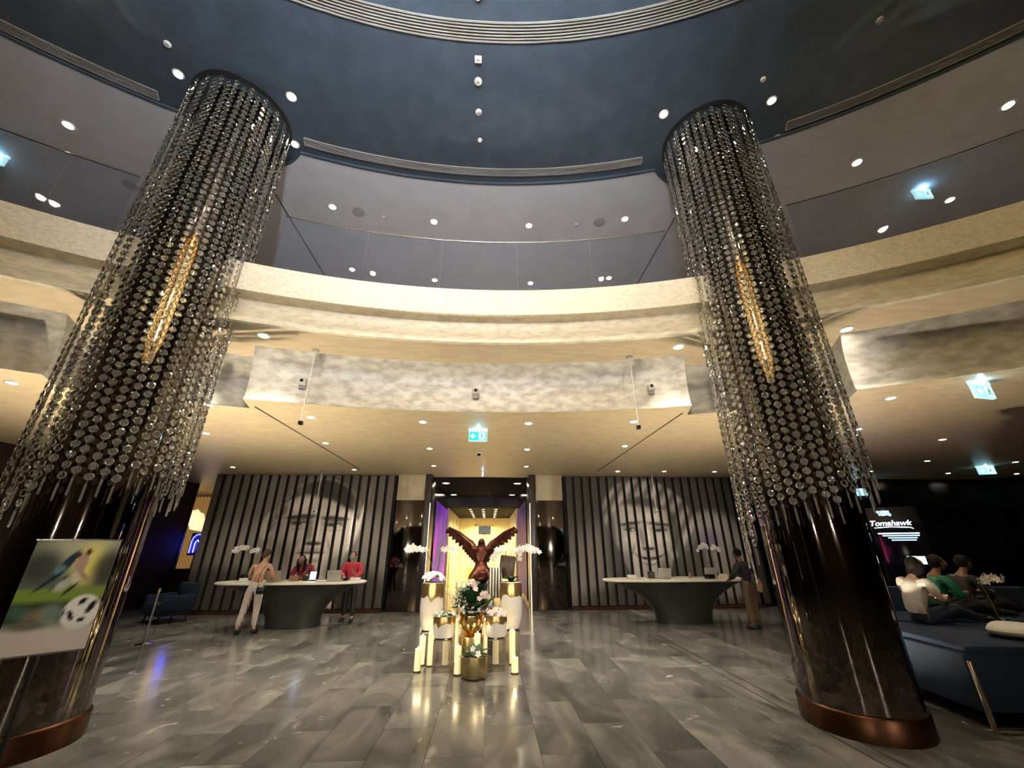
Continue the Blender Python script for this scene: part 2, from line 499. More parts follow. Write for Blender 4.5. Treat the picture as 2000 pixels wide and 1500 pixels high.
# walls
wr = MB().box((0, -12.2, 4.4), (48, 0.2, 8.8))
struct(wr.build('wall_rear', mat('umber_wall', (0.07, 0.05, 0.04), 0.5, var=0.2, scale=1)), 'rear wall of the lobby')
struct(MB().box((-10.53, 6.3, 1.95), (0.2, 18.2, 3.9)).build('wall_left', mat('maroon_brown_wall', (0.022, 0.012, 0.011), 0.6, var=0.25, scale=1.5)), 'dark maroon side wall')
struct(MB().box((-10.53, 15.45, 1.95), (0.24, 0.1, 3.9)).build('wall_left_end', M_navy), 'navy end of the side wall')
struct(MB().box((18.4, 4, 1.95), (0.2, 24, 3.9)).build('wall_right', M_black), 'black side wall of the lounge')
struct(MB().box((13.75, 13.5, 1.95), (9.3, 0.2, 3.9)).build('wall_lounge', M_black), 'black wall behind the lounge')
struct(MB().box((-10.2, 19.5, 1.95), (9, 0.2, 3.9)).build('wall_bar', mat('bar_wall', (0.06, 0.035, 0.02), 0.4)), 'brown wall of the bar')
struct(MB().box((-5.57, 13.42, 1.95), (5.66, 0.2, 3.9)).build('wall_mural_left', M_blackmat), 'dark wall behind the mural')
struct(MB().box((5.9, 13.42, 1.95), (6.35, 0.2, 3.9)).build('wall_mural_right', M_blackmat), 'dark wall behind the mural')
for sx in (-1, 1):
    struct(MB().box((sx * 5.7, 13.15, 0.04), (5.9, 0.3, 0.08)).build('baseboard_left' if sx < 0 else 'baseboard_right', mat('mahogany_plinth', (0.05, 0.02, 0.015), 0.25, var=0.3, scale=3)), 'low mahogany plinth under the mural')

# portal to the corridor: pillars, jambs, soffit
M_pil = mat('smoked_mirror', (0.11, 0.095, 0.085), 0.08, 1.0)
M_jamb = mat('dark_bronze_jamb', (0.045, 0.035, 0.032), 0.3, 0.3)
for sx in (-1, 1):
    struct(MB().cbox((sx * 2.2, 13.32, 1.55), (0.88, 0.5, 3.1), 0.01).build('wall_pillar', M_pil), 'smoked mirror pillar beside the corridor')
    struct(MB().cbox((sx * 2.2, 13.31, 3.5), (0.9, 0.5, 0.8), 0.01).build('wall_pillar_cap', M_soffit), 'tan head of the mirror pillar')
    struct(MB().cbox((sx * 1.66, 13.4, 1.95), (0.2, 0.9, 3.9), 0.01).build('door_jamb', M_jamb), 'dark bronze door jamb')
    struct(MB().box((sx * 1.565, 12.945, 1.5), (0.012, 0.012, 3.0)).build('trim_light', emis('jamb_glow', (1.0, 0.84, 0.6), 4.0 if sx > 0 else 2.0)), 'thin light line on the door jamb')
    struct(MB().box((sx * 1.72, 16.4, 1.95), (0.2, 5.2, 3.9)).build('wall_corridor', M_black), 'black corridor side wall')
    struct(MB().box((sx * 1.7, 22.8, 1.7), (0.2, 7.4, 3.4)).build('wall_corridor_inner', mat('cream_lit_wall', (0.8, 0.68, 0.38), 0.5, var=0.06, scale=2)), 'cream inner corridor wall')
    for k, yy in enumerate((19.15, 20.6, 22.2, 24.0)):
        struct(MB().cbox((sx * 1.56, yy, 1.68), (0.1, 0.24, 3.36), 0.008).build('trim_pilaster', mat('pale_pilaster', (0.75, 0.66, 0.42), 0.4)), 'pale corridor pilaster')
struct(MB().box((0, 16.3, 3.885), (3.3, 5.4, 0.03)).build('ceiling_corridor', mat('dull_black', (0.01, 0.01, 0.01), 0.95, spec=0.05)), 'black corridor ceiling')
struct(MB().box((0, 19.02, 3.66), (3.3, 0.06, 0.5)).build('trim_header', M_blackmat), 'black corridor header')
struct(MB().box((0, 22.8, 3.42), (3.5, 7.5, 0.06)).build('ceiling_corridor_inner', mat('brown_black_ceiling', (0.012, 0.01, 0.009), 0.9, spec=0.1)), 'dark inner corridor ceiling')
struct(MB().box((0, 26.5, 1.7), (3.5, 0.1, 3.4)).build('wall_corridor_end', mat('cream_lit_wall2', (0.85, 0.72, 0.4), 0.5, var=0.05, scale=2)), 'cream end wall of the corridor')
for k in range(9):
    struct(MB().box((-1.4 + k * 0.35, 26.44, 1.3), (0.025, 0.02, 2.5)).build('trim_groove', mat('brass_groove', (0.45, 0.34, 0.12), 0.3, 0.6)), 'brass groove in the corridor end wall')

# gallery balustrade: panes of glass and a thin cap rail
gal = thing('glass_balustrade', 'curved clear glass balustrade standing on the balcony fascia', 'balustrade', (0, 0, 0))
edges_a = [-41, -34.7, -28.2, -21.8, -15.5, -9.2, -3.1, 3.3, 9.5, 15.8, 22.1, 28.4, 34.7, 41, 47.3]
panes_a = [(a, b) for a, b in zip(edges_a[:-1], edges_a[1:])]
panes_a = [p for p in panes_a if not (15 < abs(p[0]) < 23 and 15 < abs(p[1]) < 23)]      # open where the columns pass
panes_a = [(24.7 if abs(a - 22.1) < 0.01 else a, -24.7 if abs(b + 21.8) < 0.01 else b) for a, b in panes_a]
for a0, a1 in panes_a:
    b = MB(); A = arc(a0 + 0.03, a1 - 0.03, 6)
    vs = []; fs = []
    for a in A:
        vs += [P(RV + 0.05, a, 5.78), P(RV + 0.05, a, 6.88), P(RV + 0.066, a, 6.88), P(RV + 0.066, a, 5.78)]
    for i in range(len(A) - 1):
        for q in range(4):
            q2 = (q + 1) % 4
            fs.append((4 * i + q, 4 * i + 4 + q, 4 * i + 4 + q2, 4 * i + q2))
    n = 4 * len(A)
    fs += [(0, 1, 2, 3), (n - 1, n - 2, n - 3, n - 4)]
    b.add(vs, fs).build('glass_pane', M_glass, gal)
for a0, a1 in ((-41, -24.7), (-15.5, 15.8), (24.7, 47.3)):
    MB().tube([P(RV + 0.058, a, 6.89) for a in arc(a0, a1, 24)], 0.012, 5).build('cap_rail', mat('dark_cap_rail', (0.08, 0.08, 0.085), 0.3, 0.8), gal)
# ------------------------------------------------------------------ columns and their crystal curtains
NS = 44
DISC = MB()
def disc_geo(b, z, tw, rad=0.042, nside=12, M0=None):
    """bevelled crystal disc hanging in the tangent plane: x tangent, y radial"""
    M = Matrix.Translation((0, 0, z)) @ Matrix.Rotation(tw, 4, 'Z')
    if M0: M = M0 @ M
    rings = [(0.0, -0.004), (0.36, -0.004), (0.66, -0.005), (0.82, -0.009), (1.0, -0.003), (1.0, 0.003), (0.82, 0.009), (0.66, 0.005), (0.36, 0.004), (0.0, 0.004)]
    vs = []; fs = []; mi = []
    rr = rings[1:-1]
    for f, y in rr:
        for i in range(nside):
            a = 2 * math.pi * i / nside
            vs.append((rad * f * math.cos(a), y, rad * f * math.sin(a)))
    o = len(b.v)
    for j in range(len(rr) - 1):
        for i in range(nside):
            k = (i + 1) % nside
            fs.append((j * nside + i, j * nside + k, (j + 1) * nside + k, (j + 1) * nside + i))
            mi.append(0 if j in (0, 6) else 1)
    fs.append(tuple(range(nside - 1, -1, -1))); mi.append(0)
    fs.append(tuple((len(rr) - 1) * nside + i for i in range(nside))); mi.append(0)
    b.v += [tuple(M @ Vector(v)) for v in vs]
    b.f += [tuple(i + o for i in f) for f in fs]
    b.mi += mi
def bead_geo(b, z, r=0.013):
    vs = [(0, 0, z - r), (r, 0, z), (0, r, z), (-r, 0, z), (0, -r, z), (0, 0, z + r)]
    b.add(vs, [(0, 2, 1), (0, 3, 2), (0, 4, 3), (0, 1, 4), (5, 1, 2), (5, 2, 3), (5, 3, 4), (5, 4, 1)], 1)

PITCH = 0.108
disc_meshes = []
for k in range(4):
    b = MB(); disc_geo(b, 0, (-0.12, 0.05, 0.1, -0.04)[k])
    disc_meshes.append(b.mesh('crystal_disc', [M_crystal, M_rim], smooth=False))
strand_cache = {}
def strand_mesh(nd_, nloose, var):
    """strand hanging from z=0; the last nloose discs are separate pieces"""
    key = (nd_, nloose, var)
    if key in strand_cache: return strand_cache[key]
    b = MB(); rg = random.Random(var * 31 + 5)
    for i in range(nd_):
        z = -0.1 - i * PITCH
        if i < nd_ - nloose:
            disc_geo(b, z, rg.uniform(-0.15, 0.15))
        bead_geo(b, z - 0.054, 0.009)
    ze = -0.1 - nd_ * PITCH
    b.box((0, 0, ze / 2), (0.002, 0.002, -ze), mi=1)
    b.lathe([(0.004, ze - 0.15), (0.011, ze - 0.14), (0.011, ze + 0.02), (0.004, ze + 0.035)], 6, mi=1)   # end drop
    strand_cache[key] = b.mesh('crystal_strand', [M_crystal, M_rim], smooth=False)
    return strand_cache[key]

for sx, side in ((-1, 'left'), (1, 'right')):
    cx, cy = sx * 4.27, 4.99
    col = thing('mirror_column', 'dark bronze mirror column behind the poster stand' if sx < 0 else 'dark bronze mirror column beside the navy bench', 'column', (cx, cy, 0))
    MB().lathe([(0.54, 0.22), (0.54, 3.0), (0.54, 6.0), (0.54, 8.89)], 64).build('shaft', M_bronze, col)
    MB().lathe([(0.0, 0.0), (0.565, 0.0), (0.565, 0.2), (0.555, 0.215), (0.54, 0.22)], 64, close=False).build('plinth', M_copper, col)
    cur = thing('crystal_curtain', 'curtain of crystal disc strands round the column with the poster stand' if sx < 0 else 'curtain of crystal disc strands round the column beside the bench', 'chandelier', (cx, cy, 8.85))
    MB().lathe([(0.70, 0.035), (0.78, 0.035), (0.78, 0.048), (0.70, 0.048)], 48, close=False).build('ceiling_ring', M_blackmat, cur)
    toc = math.atan2(-cy, 0.267 - cx)               # direction from the column to the viewer's side of the lobby
    order = []
    for i in range(NS):
        a = 2 * math.pi * i / NS + (0.05 if sx > 0 else 0)
        order.append((abs(math.atan2(math.sin(a - toc), math.cos(a - toc))), i, a))
    front = {i for _, i, _ in sorted(order)[:21]}
    for _, i, a in order:
        rr = 0.755 - 0.03 * (i % 2)
        ze = 2.08 + 0.2 * math.cos(a) + random.uniform(-0.06, 0.06)
        if sx > 0:
            dl = math.atan2(math.sin(a - 2.75), math.cos(a - 2.75))
            ze -= 0.55 * math.exp(-(dl / 0.45) ** 2)
        n_d = int((8.85 - ze - 0.24) / PITCH)
        loose = 14 if i in front else 0
        off = -0.056 if i % 2 else 0.0
        st = link('crystal_strand', strand_mesh(n_d, loose, i % 5), cur, (rr * math.cos(a), rr * math.sin(a), off), a + math.pi / 2)
        for q in range(loose):
            z = -0.1 - (n_d - loose + q) * PITCH
            link('crystal_disc', disc_meshes[(i + q) % 4], st, (0, 0, z), random.uniform(-0.12, 0.12))

# ------------------------------------------------------------------ lamps
def downlight(label, x, y, z, watts, rad=0.06, group=None, col=(1.0, 0.9, 0.72), lens=None, tgt=None, size=95, spots=True):
    t = thing('downlight', label, 'downlight', (x, y, z), 0, group)
    k = ('dl', rad, (lens or M_lens).name)
    if k not in slab_cache:
        slab_cache[k] = (MB().lathe([(rad * 0.98, -0.002), (rad * 1.02, -0.012), (rad * 1.4, -0.008), (rad * 1.42, 0.0)], 20, close=False).mesh('trim_ring', M_whiteplastic),
                         MB().lathe([(0.0, -0.006), (rad * 0.98, -0.006), (rad * 0.98, -0.001)], 16, close=False).mesh('lens', lens or M_lens))
    a, b = slab_cache[k]
    link('trim_ring', a, t); link('lens', b, t)
    if spots:
        spot(t, (0, 0, -0.03), watts, col, size, 0.8, 0.05, tgt)
    return t
LW = [
 (-7.18, 11.93, 'recessed downlight at the far outer end of the ceiling above the man portrait'),
 (-3.81, 12.22, 'recessed downlight just in front of the inner half of the man portrait'),
 (-1.34, 11.5, 'recessed downlight nearest the corridor portal, on its left'),
 (1.34, 11.5, 'recessed downlight nearest the corridor portal, on its right'),
 (4.27, 12.2, 'recessed downlight over the inner edge of the woman portrait'),
 (5.73, 12.15, 'recessed downlight over the middle of the woman portrait'),
 (7.35, 12.15, 'recessed downlight over the outer edge of the woman portrait'),
 (-1.16, 9.32, 'recessed downlight left of the exit sign, middle one of its row towards the portal'),
 (1.16, 9.32, 'recessed downlight right of the exit sign, middle one of its row towards the portal'),
 (-0.99, 7.15, 'recessed downlight beside the exit sign on the side of the longer desk queue'),
 (0.99, 7.15, 'recessed downlight beside the exit sign on the side of the unstaffed desk'),
 (-2.95, 6.95, 'recessed downlight behind the drop of the left hanging camera rod'),
 (2.95, 6.95, 'recessed downlight behind the drop of the right hanging camera rod'),
 (-3.41, 8.88, 'recessed downlight beside the ceiling seam, in front of the staffed desk'),
 (3.41, 8.88, 'recessed downlight in front of the unstaffed desk'),
 (-4.33, 6.33, 'recessed downlight close behind the left crystal curtain, nearest one'),
 (-5.52, 8.15, 'recessed downlight close behind the left crystal curtain, middle one'),
 (-7.1, 10.03, 'recessed downlight close behind the left crystal curtain, farthest one'),
 (-6.46, 5.5, 'recessed downlight at the left edge of the picture under the balcony'),
 (6.59, 5.5, 'recessed downlight beside the hanging exit sign over the lounge'),
 (7.64, 7.25, 'recessed downlight just right of the right crystal curtain, halfway down'),
 (10.25, 7.96, 'recessed downlight over the middle of the dark lounge'),
 (12.4, 10.25, 'recessed downlight in the lounge ceiling, second row from the black wall'),
 (12.28, 11.88, 'recessed downlight over the lit menu board side of the lounge'),
 (15.2, 12.15, 'recessed downlight by the black lounge wall, left of the far exit sign'),
 (15.1, 10.3, 'recessed downlight at the right edge of the picture in the lounge ceiling'),
 (17.6, 12.15, 'recessed downlight at the right edge of the picture by the black wall'),
]
for x, y, lb in LW:
    k = 0.12 if x > 9 else (0.2 if x > 6.4 and y < 8 else (0.55 if abs(x) > 4.2 else 1.0))
    downlight(lb, x, y, 3.9, W_LOWER * k, 0.055 if y > 8 else 0.06, 'lower ceiling downlights')
for x, y, lb in ((-3.29, 5.6, 'recessed downlight in the soffit beside the left hanging camera rod'), (3.36, 5.64, 'recessed downlight in the soffit beside the right hanging camera rod'),
                 (5.68, 4.95, 'recessed downlight in the soffit to the right of the right column')):
    downlight(lb, x, y, 4.8, W_LOWER * (0.7 if x < 5 else 0.15), 0.07, 'soffit downlights')
UP = [(-3.1, 6.38), (-1.04, 6.68), (1.04, 6.68), (3.1, 6.38), (-3.33, 8.4), (-1.28, 8.73), (1.28, 8.73), (3.33, 8.4), (-6.89, 4.86), (8.51, 3.7), (6.96, 4.81), (9.61, 5.52)]
UL = ['upper ceiling downlight by the left column, front row', 'upper ceiling downlight left of centre, front row', 'upper ceiling downlight right of centre, front row', 'upper ceiling downlight by the right column, front row',
      'downlight seen through the glass, leftmost of the back row', 'downlight seen through the glass over the left half, second of the back row', 'downlight seen through the glass over the right half, third of the back row', 'downlight seen through the glass, rightmost of the back row',
      'large upper ceiling downlight left of the left column', 'large upper ceiling downlight at the right edge of the picture', 'large upper ceiling downlight right of the right column', 'upper ceiling downlight beside the lit exit sign behind glass']
def U(x, y): return 0.267 + (x - 0.267) * 1.0855, y * 1.0855
for (x, y), lb in zip(UP, UL):
    x, y = U(x, y)
    downlight(lb, x, y, UZ, W_UPPER * (0.8 if abs(x) < 4.3 else (2.2 if x < 0 else 1.2)), 0.065 if abs(x) < 4.3 else 0.075, 'upper gallery downlights')
CK = [(-4.93, 4.32, 'small spotlight in the dark ceiling at the outer side of the left column head'), (-3.25, 4.58, 'bright spotlight in the dark ceiling at the inner side of the left column head'), (-3.58, 5.46, 'small spotlight behind the left column head near the air slot'),
      (3.27, 4.52, 'bright spotlight in the dark ceiling at the inner side of the right column head'), (5.05, 4.19, 'small spotlight in the dark ceiling at the outer side of the right column head'), (5.61, 4.85, 'small spotlight behind the right column head near the air slot')]
for x, y, lb in CK:
    z = ZD
    downlight(lb, x, y, z, W_COLUMN, 0.06, 'column head spotlights', tgt=(math.copysign(4.27, x), 4.6, 3.0), size=50)
# unseen spotlights added in the void ceiling to brighten the balcony and floor
for k, (x, y, tx, ty, tz, f) in enumerate(((-2.4, 0.8, -1.6, 5.7, 5.4, 1.0), (0.0, 0.9, 0.0, 5.7, 5.3, 1.0), (2.4, 0.8, 1.6, 5.7, 5.4, 1.0), (-5.5, -0.6, -6.5, 4.0, 5.2, 0.08), (5.5, -0.6, 6.5, 3.8, 5.2, 0.05), (-2.0, 1.6, -2.0, 5.5, 0, 0.7), (2.0, 1.6, 2.2, 5.5, 0, 0.7))):
    downlight('added unseen spotlight above the entrance side aimed at %s' % ('the fascia left of its middle', 'the middle of the fascia', 'the fascia right of its middle', 'the fascia beyond the left column', 'the fascia beyond the right column', 'the floor left of the flowers', 'the floor right of the flowers')[k], x, y, ZD, W_VOID * f, 0.06, 'added void spotlights', tgt=(tx, ty, tz), size=75)

# gold rod chandelier over the entrance side, the warm light on the fascia and in the column mirrors
ch = thing('rod_chandelier', 'gold rod chandelier hanging from the dark ceiling over the entrance side', 'chandelier', (0, -0.9, ZD))
MB().lathe([(1.5, -0.02), (2.15, -0.02), (2.15, 0.0)], 56, close=False).build('ceiling_plate', M_gold, ch)
M_rod = mat('glowing_gold_rod', (0.7, 0.45, 0.15), 0.25, 0.6, emit=(1.0, 0.72, 0.3), es=3.0)
rodm = MB().lathe([(0.006, -2.1), (0.018, -2.08), (0.018, -0.3), (0.003, -0.28), (0.003, -0.02)], 6).mesh('rod', M_rod)
for k in range(96):
    a = 2 * math.pi * k / 96
    rr = (2.1, 1.85, 1.6)[k % 3]
    link('rod', rodm, ch, (rr * math.cos(a), rr * math.sin(a), 0.1 * math.sin(a * 5) - 0.1))
for z in (-0.9, -1.9):
    point(ch, (0, 0, z), W_CHANDELIER / 2, (1.0, 0.78, 0.48), 0.3)
MB().lathe([(0.0, -2.5), (0.16, -2.47), (0.26, -2.38), (0.28, -2.3), (0.25, -2.3), (0.14, -2.42), (0.0, -2.44)], 28, close=False).build('added_uplight_bowl', M_gold, ch)
spot(ch, (0, 0, -2.28), W_FILL_BOWL, (0.74, 0.84, 1.0), 128, 1.0, 0.15, (-1.0, 5, 10.0))  # bowl and its cool upward spot are added to brighten the upper ceilings
# unseen sconces added on the rear wall as fill for band, ceiling and murals
for k, x in enumerate((-6.0, 6.0)):
    t = thing('fill_sconce', 'added unseen fill sconce on the rear wall, %s from the lounge side' % ('second', 'first')[k], 'added fill lamp', (x, -12.09, 2.5), 0, 'added rear sconces')
    MB().cbox((0, 0.02, 0), (0.34, 0.04, 0.5), 0.01).build('back_plate', M_gold, t)
    MB().lathe([(0.12, -0.2), (0.16, -0.19), (0.16, 0.19), (0.12, 0.2)], 20, (0, 0.2, 0)).build('shade', emis('fill_sconce_glow', (1.0, 0.88, 0.7), 0.8), t)
    spot(t, (0, 0.42, 0), W_FILL_SCONCE, (1.0, 0.9, 0.74), 42, 1.0, 0.05, (0, 7, 3.6))
for x, y, nm in ((-4.85, 5.66, 'left'), (4.55, 5.85, 'right')):  # unseen uplights added behind the columns to brighten the lower ceiling
    t = thing('floor_uplight', 'unseen floor uplight added for fill behind the foot of the %s column' % nm, 'uplight', (x, y, 0), 0, 'added fill uplights')
    MB().lathe([(0.05, 0.0), (0.085, 0.0), (0.085, 0.02), (0.05, 0.022)], 20, close=False).build('bezel', M_steel, t)
    MB().lathe([(0.0, 0.018), (0.06, 0.018)], 16, close=False).build('lens', M_lens2, t)
    spot(t, (0, 0, 0.05), W_FILL_UPLIGHT * (1.0 if x < 0 else 0.6), (1.0, 0.86, 0.62), 155, 0.9, 0.05, (x, y, 5))
t = thing('floor_uplight', 'round floor uplight glowing beside the navy bench', 'uplight', (7.45, 7.77, 0))
MB().lathe([(0.05, 0.0), (0.085, 0.0), (0.085, 0.02), (0.05, 0.022)], 20, close=False).build('bezel', M_steel, t)
MB().lathe([(0.0, 0.018), (0.06, 0.018)], 16, close=False).build('lens', emis('uplight_lens', (1.0, 0.9, 0.75), 6), t)
# ceiling devices
def disc_dev(name, label, cat, x, y, z, r, m=M_whiteplastic, h=0.03, inner=True):
    t = thing(name, label, cat, (x, y, z))
    MB().lathe([(0.0, -h), (r * 0.8, -h), (r, -h * 0.5), (r, 0.0)], 24, close=False).build('cover', m, t)
    if inner:
        MB().lathe([(0.0, -h - 0.006), (r * 0.3, -h - 0.006), (r * 0.35, -h)], 16, close=False).build('centre_cap', M_slot, t)
    return t
b = thing('sensor_box', 'small white square sensor on the dark ceiling, nearest the ring grille', 'sensor', (-0.03, 3.83, ZD))
MB().cbox((0, 0, -0.02), (0.11, 0.09, 0.04), 0.008).build('housing', M_whiteplastic, b)
MB().box((0, 0, -0.043), (0.06, 0.03, 0.006)).build('window', M_slot, b)
disc_dev('ceiling_speaker', 'large white disc on the dark ceiling, second from the ring grille', 'speaker', -0.04, 4.16, ZD, 0.065)
t = disc_dev('smoke_detector', 'white smoke detector with dark slots on the dark ceiling, third from the ring grille', 'smoke detector', -0.04, 4.66, ZD, 0.055, inner=False)
for k in range(3):
    MB().box((0.02 * (k - 1), 0.01 * (k % 2), -0.033), (0.012, 0.03, 0.006)).build('slot', M_black, t)
disc_dev('sprinkler_cap', 'small white cap on the dark ceiling closest to the air slot', 'sprinkler', -0.03, 5.18, ZD, 0.04, inner=False)
disc_dev('ceiling_sensor', 'white disc on the dark ceiling at the top edge of the picture', 'sensor', -0.02, 3.06, ZD, 0.055)
disc_dev('smoke_detector', 'white disc on the dark ceiling above the left column', 'smoke detector', -4.79, 3.89, ZD, 0.05)
disc_dev('smoke_detector', 'greyish disc on the dark ceiling near the top right corner', 'smoke detector', 5.89, 3.01, ZD, 0.055, M_slot)
disc_dev('smoke_detector', 'white disc on the dark ceiling above the right column', 'smoke detector', 4.68, 3.87, ZD, 0.042)
for x, y, lb in ((-2.6, 6.5, 'round speaker grille in the upper ceiling left of the middle'), (2.57, 6.5, 'round speaker grille in the upper ceiling right of the middle'), (-6.85, 6.05, 'round speaker grille in the upper ceiling left of the left column')):
    disc_dev('speaker_grille', lb, 'speaker', *U(x, y), UZ, 0.14, mat('grille_taupe', (0.36, 0.34, 0.36), 0.6), 0.01, False)
for x, y, lb in ((-2.1, 6.6, 'tiny white sprinkler cap beside the left upper speaker grille'), (2.08, 6.58, 'tiny white sprinkler cap beside the right upper speaker grille')):
    disc_dev('sprinkler_cap', lb, 'sprinkler', *U(x, y), UZ, 0.035, inner=False)
for x, y, lb in ((-1.66, 7.12, 'round speaker grille in the lower ceiling left of the exit sign'), (1.68, 7.13, 'round speaker grille in the lower ceiling right of the exit sign')):
    disc_dev('speaker_grille', lb, 'speaker', x, y, 3.9, 0.12, M_lowceil, 0.008, False)
t = disc_dev('dome_camera', 'small dark dome camera on the ceiling below the exit sign', 'camera', 0.0, 9.73, 3.9, 0.06, inner=False)
MB().ell((0, 0, -0.04), 0.045, 12, 8).build('dome', M_black, t)
t = thing('pendant_sprinkler', 'slim bright sensor hanging from the ceiling above the corridor portal', 'sensor', (0.06, 12.35, 3.9))
MB().lathe([(0.05, -0.02), (0.06, 0)], 16).build('rose', M_whiteplastic, t)
MB().lathe([(0.012, -0.16), (0.022, -0.14), (0.012, -0.02)], 10).build('stem', emis('sensor_glow', (0.7, 0.8, 1.0), 4), t)

# hanging camera rods
def hang(label, x, y, z, ln, headmat, hs=0.06, tip=0.0):
    t = thing('hanging_camera_rod', label, 'camera', (x, y, z))
    MB().lathe([(0.055, -0.015), (0.06, 0.0)], 20).build('ceiling_rose', M_steel, t)
    MB().tube([(0, 0, -0.01), (tip, 0, -ln)], 0.011, 8).build('rod', M_white, t)
    h = MB().cbox((tip, 0, -ln - hs * 0.4), (hs, hs * 1.2, hs), 0.01).build('camera_head', headmat, t)
    MB().lathe([(hs * 0.22, 0.0), (hs * 0.25, 0.02)], 12, M=Matrix.Translation((tip, -hs * 0.6, -ln - hs * 0.4)) @ Matrix.Rotation(R(90), 4, 'X')).build('camera_lens', M_black, h)
hang('white camera rod hanging from the soffit left of the exit sign', -2.67, 6.05, 4.8, 1.25, M_black)
hang('white camera rod hanging from the soffit right of the exit sign', 2.67, 6.05, 4.8, 1.25, M_black)
hang('white camera rod hanging in front of the man portrait', -4.86, 12.5, 3.9, 1.15, M_whiteplastic, 0.09)
hang('white camera rod hanging in front of the woman portrait', 5.5, 12.6, 3.9, 1.15, M_whiteplastic, 0.09)

# cameras on the pearl band
def bandcam(label, a, z):
    p = P(RV + 0.97, a, z)
    t = thing('wall_camera', label, 'camera', p, -a)
    MB().cbox((0, -0.02, 0.0), (0.1, 0.05, 0.16), 0.01).build('bracket', mat('grey_device', (0.32, 0.31, 0.3), 0.4), t)
    MB().cbox((0, -0.09, 0.03), (0.12, 0.1, 0.1), 0.02).build('housing', mat('pale_device', (0.5, 0.49, 0.47), 0.4), t)
    MB().ell((0, -0.145, 0.03), (0.03, 0.015, 0.03), 10, 6).build('camera_lens', M_black, t)
bandcam('grey camera on the middle of the pearl band', 0.0, 4.25)
bandcam('grey camera on the pearl band near the left column', R(-12.8), 4.25)
bandcam('pale camera on the pearl band near the right column', R(13.6), 4.25)
# ------------------------------------------------------------------ exit signs
M_exit_green = emis('exit_green', (0.02, 0.55, 0.42), 0.6)
M_exit_white = emis('exit_white', (0.6, 1.0, 1.0), 0.6)
M_exit_blue = emis('exit_cyan', (0.3, 0.8, 1.0), 0.45)
M_exit_frame = mat('exit_frame', (0.55, 0.6, 0.6), 0.4, emit=(0.5, 0.85, 1.0), es=0.25)
def exit_sign(label, x, y, z, rz, w=0.34, h=0.2, drop=0.06, glow=3.0, face=None):
    """lit sign hung under a ceiling; arrow and running figure on the face"""
    t = thing('exit_sign', label, 'exit sign', (x, y, z), rz)
    MB().box((0, 0, -drop / 2), (w * 1.04, 0.05, drop)).build('hanger', M_exit_frame, t)
    MB().cbox((0, 0, -drop - h / 2), (w, 0.045, h), 0.006).build('housing', M_exit_frame, t)
    c = -drop - h / 2
    for sy, ry in ((-1, 0), (1, math.pi)):
        Mx = Matrix.Rotation(ry, 4, 'Z') @ Matrix.Translation((0, -0.026, c))
        f = MB().box((0, 0, 0), (w * 0.94, 0.004, h * 0.9), M=Mx).build('face', face or M_exit_green, t)
        e = h * 0.28
        ar = [(-w * 0.42, 0), (-w * 0.27, e), (-w * 0.22, e * 0.72), (-w * 0.28, e * 0.26), (-w * 0.1, e * 0.26), (-w * 0.1, -e * 0.26), (-w * 0.28, -e * 0.26), (-w * 0.22, -e * 0.72), (-w * 0.27, -e)]
        MB().prism(ar, 0.004, M=Mx @ Matrix.Translation((0, -0.004, 0))).build('arrow', M_exit_white, f)
        MB().box((w * 0.22, -0.004, 0), (w * 0.36, 0.004, h * 0.74), M=Mx).build('door_symbol', M_exit_white, f)
        fig = MB()
        Mf = Mx @ Matrix.Translation((w * 0.2, -0.008, 0))
        fig.ell((0.0, 0, h * 0.24), (h * 0.06, 0.003, h * 0.06), 8, 6, M=Mf)
        fig.prism([(-h * .05, h * .17), (h * .07, h * .17), (h * .05, -h * .04), (-h * .07, -h * .04)], 0.004, M=Mf)
        fig.prism([(-h * .06, -h * .03), (h * .0, -h * .03), (-h * .12, -h * .3), (-h * .2, -h * .27)], 0.004, M=Mf)
        fig.prism([(h * .0, -h * .03), (h * .06, -h * .03), (h * .2, -h * .24), (h * .13, -h * .29)], 0.004, M=Mf)
        fig.prism([(h * .06, h * .15), (h * .2, h * .04), (h * .17, h * .0), (h * .04, h * .09)], 0.004, M=Mf)
        fig.build('running_figure', mat('exit_dark_green', (0.0, 0.1, 0.09), 0.5, emit=(0, 0.2, 0.2), es=0.5), f)
    point(t, (0, -0.06, -drop * 0.4), glow, (0.25, 0.6, 1.0), 0.02)
    return t
exit_sign('green exit sign with arrow hanging over the middle of the lobby', 0.03, 7.6, 3.9, 0, 0.36, 0.2, 0.05, 0.5)
exit_sign('glowing pale blue exit sign hanging in the upper gallery behind the glass', 9.48, 5.78, UZ, R(-5), 0.36, 0.2, 0.05, 2, M_exit_blue)
exit_sign('glowing pale blue exit sign hanging over the lounge, nearest one', 7.2, 4.8, 3.9, R(8), 0.34, 0.2, 0.06, 0.9, M_exit_blue)
exit_sign('far exit sign under the lounge ceiling by the black wall', 14.9, 10.9, 3.9, R(-20), 0.4, 0.22, 0.03, 0.4, M_exit_blue)
exit_sign('tiny exit sign on the black lounge wall right of the right column', 13.1, 13.3, 3.55, R(-20), 0.34, 0.2, 0.04, 0.6, M_exit_blue)
exit_sign('glowing pale blue exit sign at the left edge in the upper gallery', -9.45, 5.97, UZ, R(10), 0.36, 0.2, 0.05, 2, M_exit_blue)

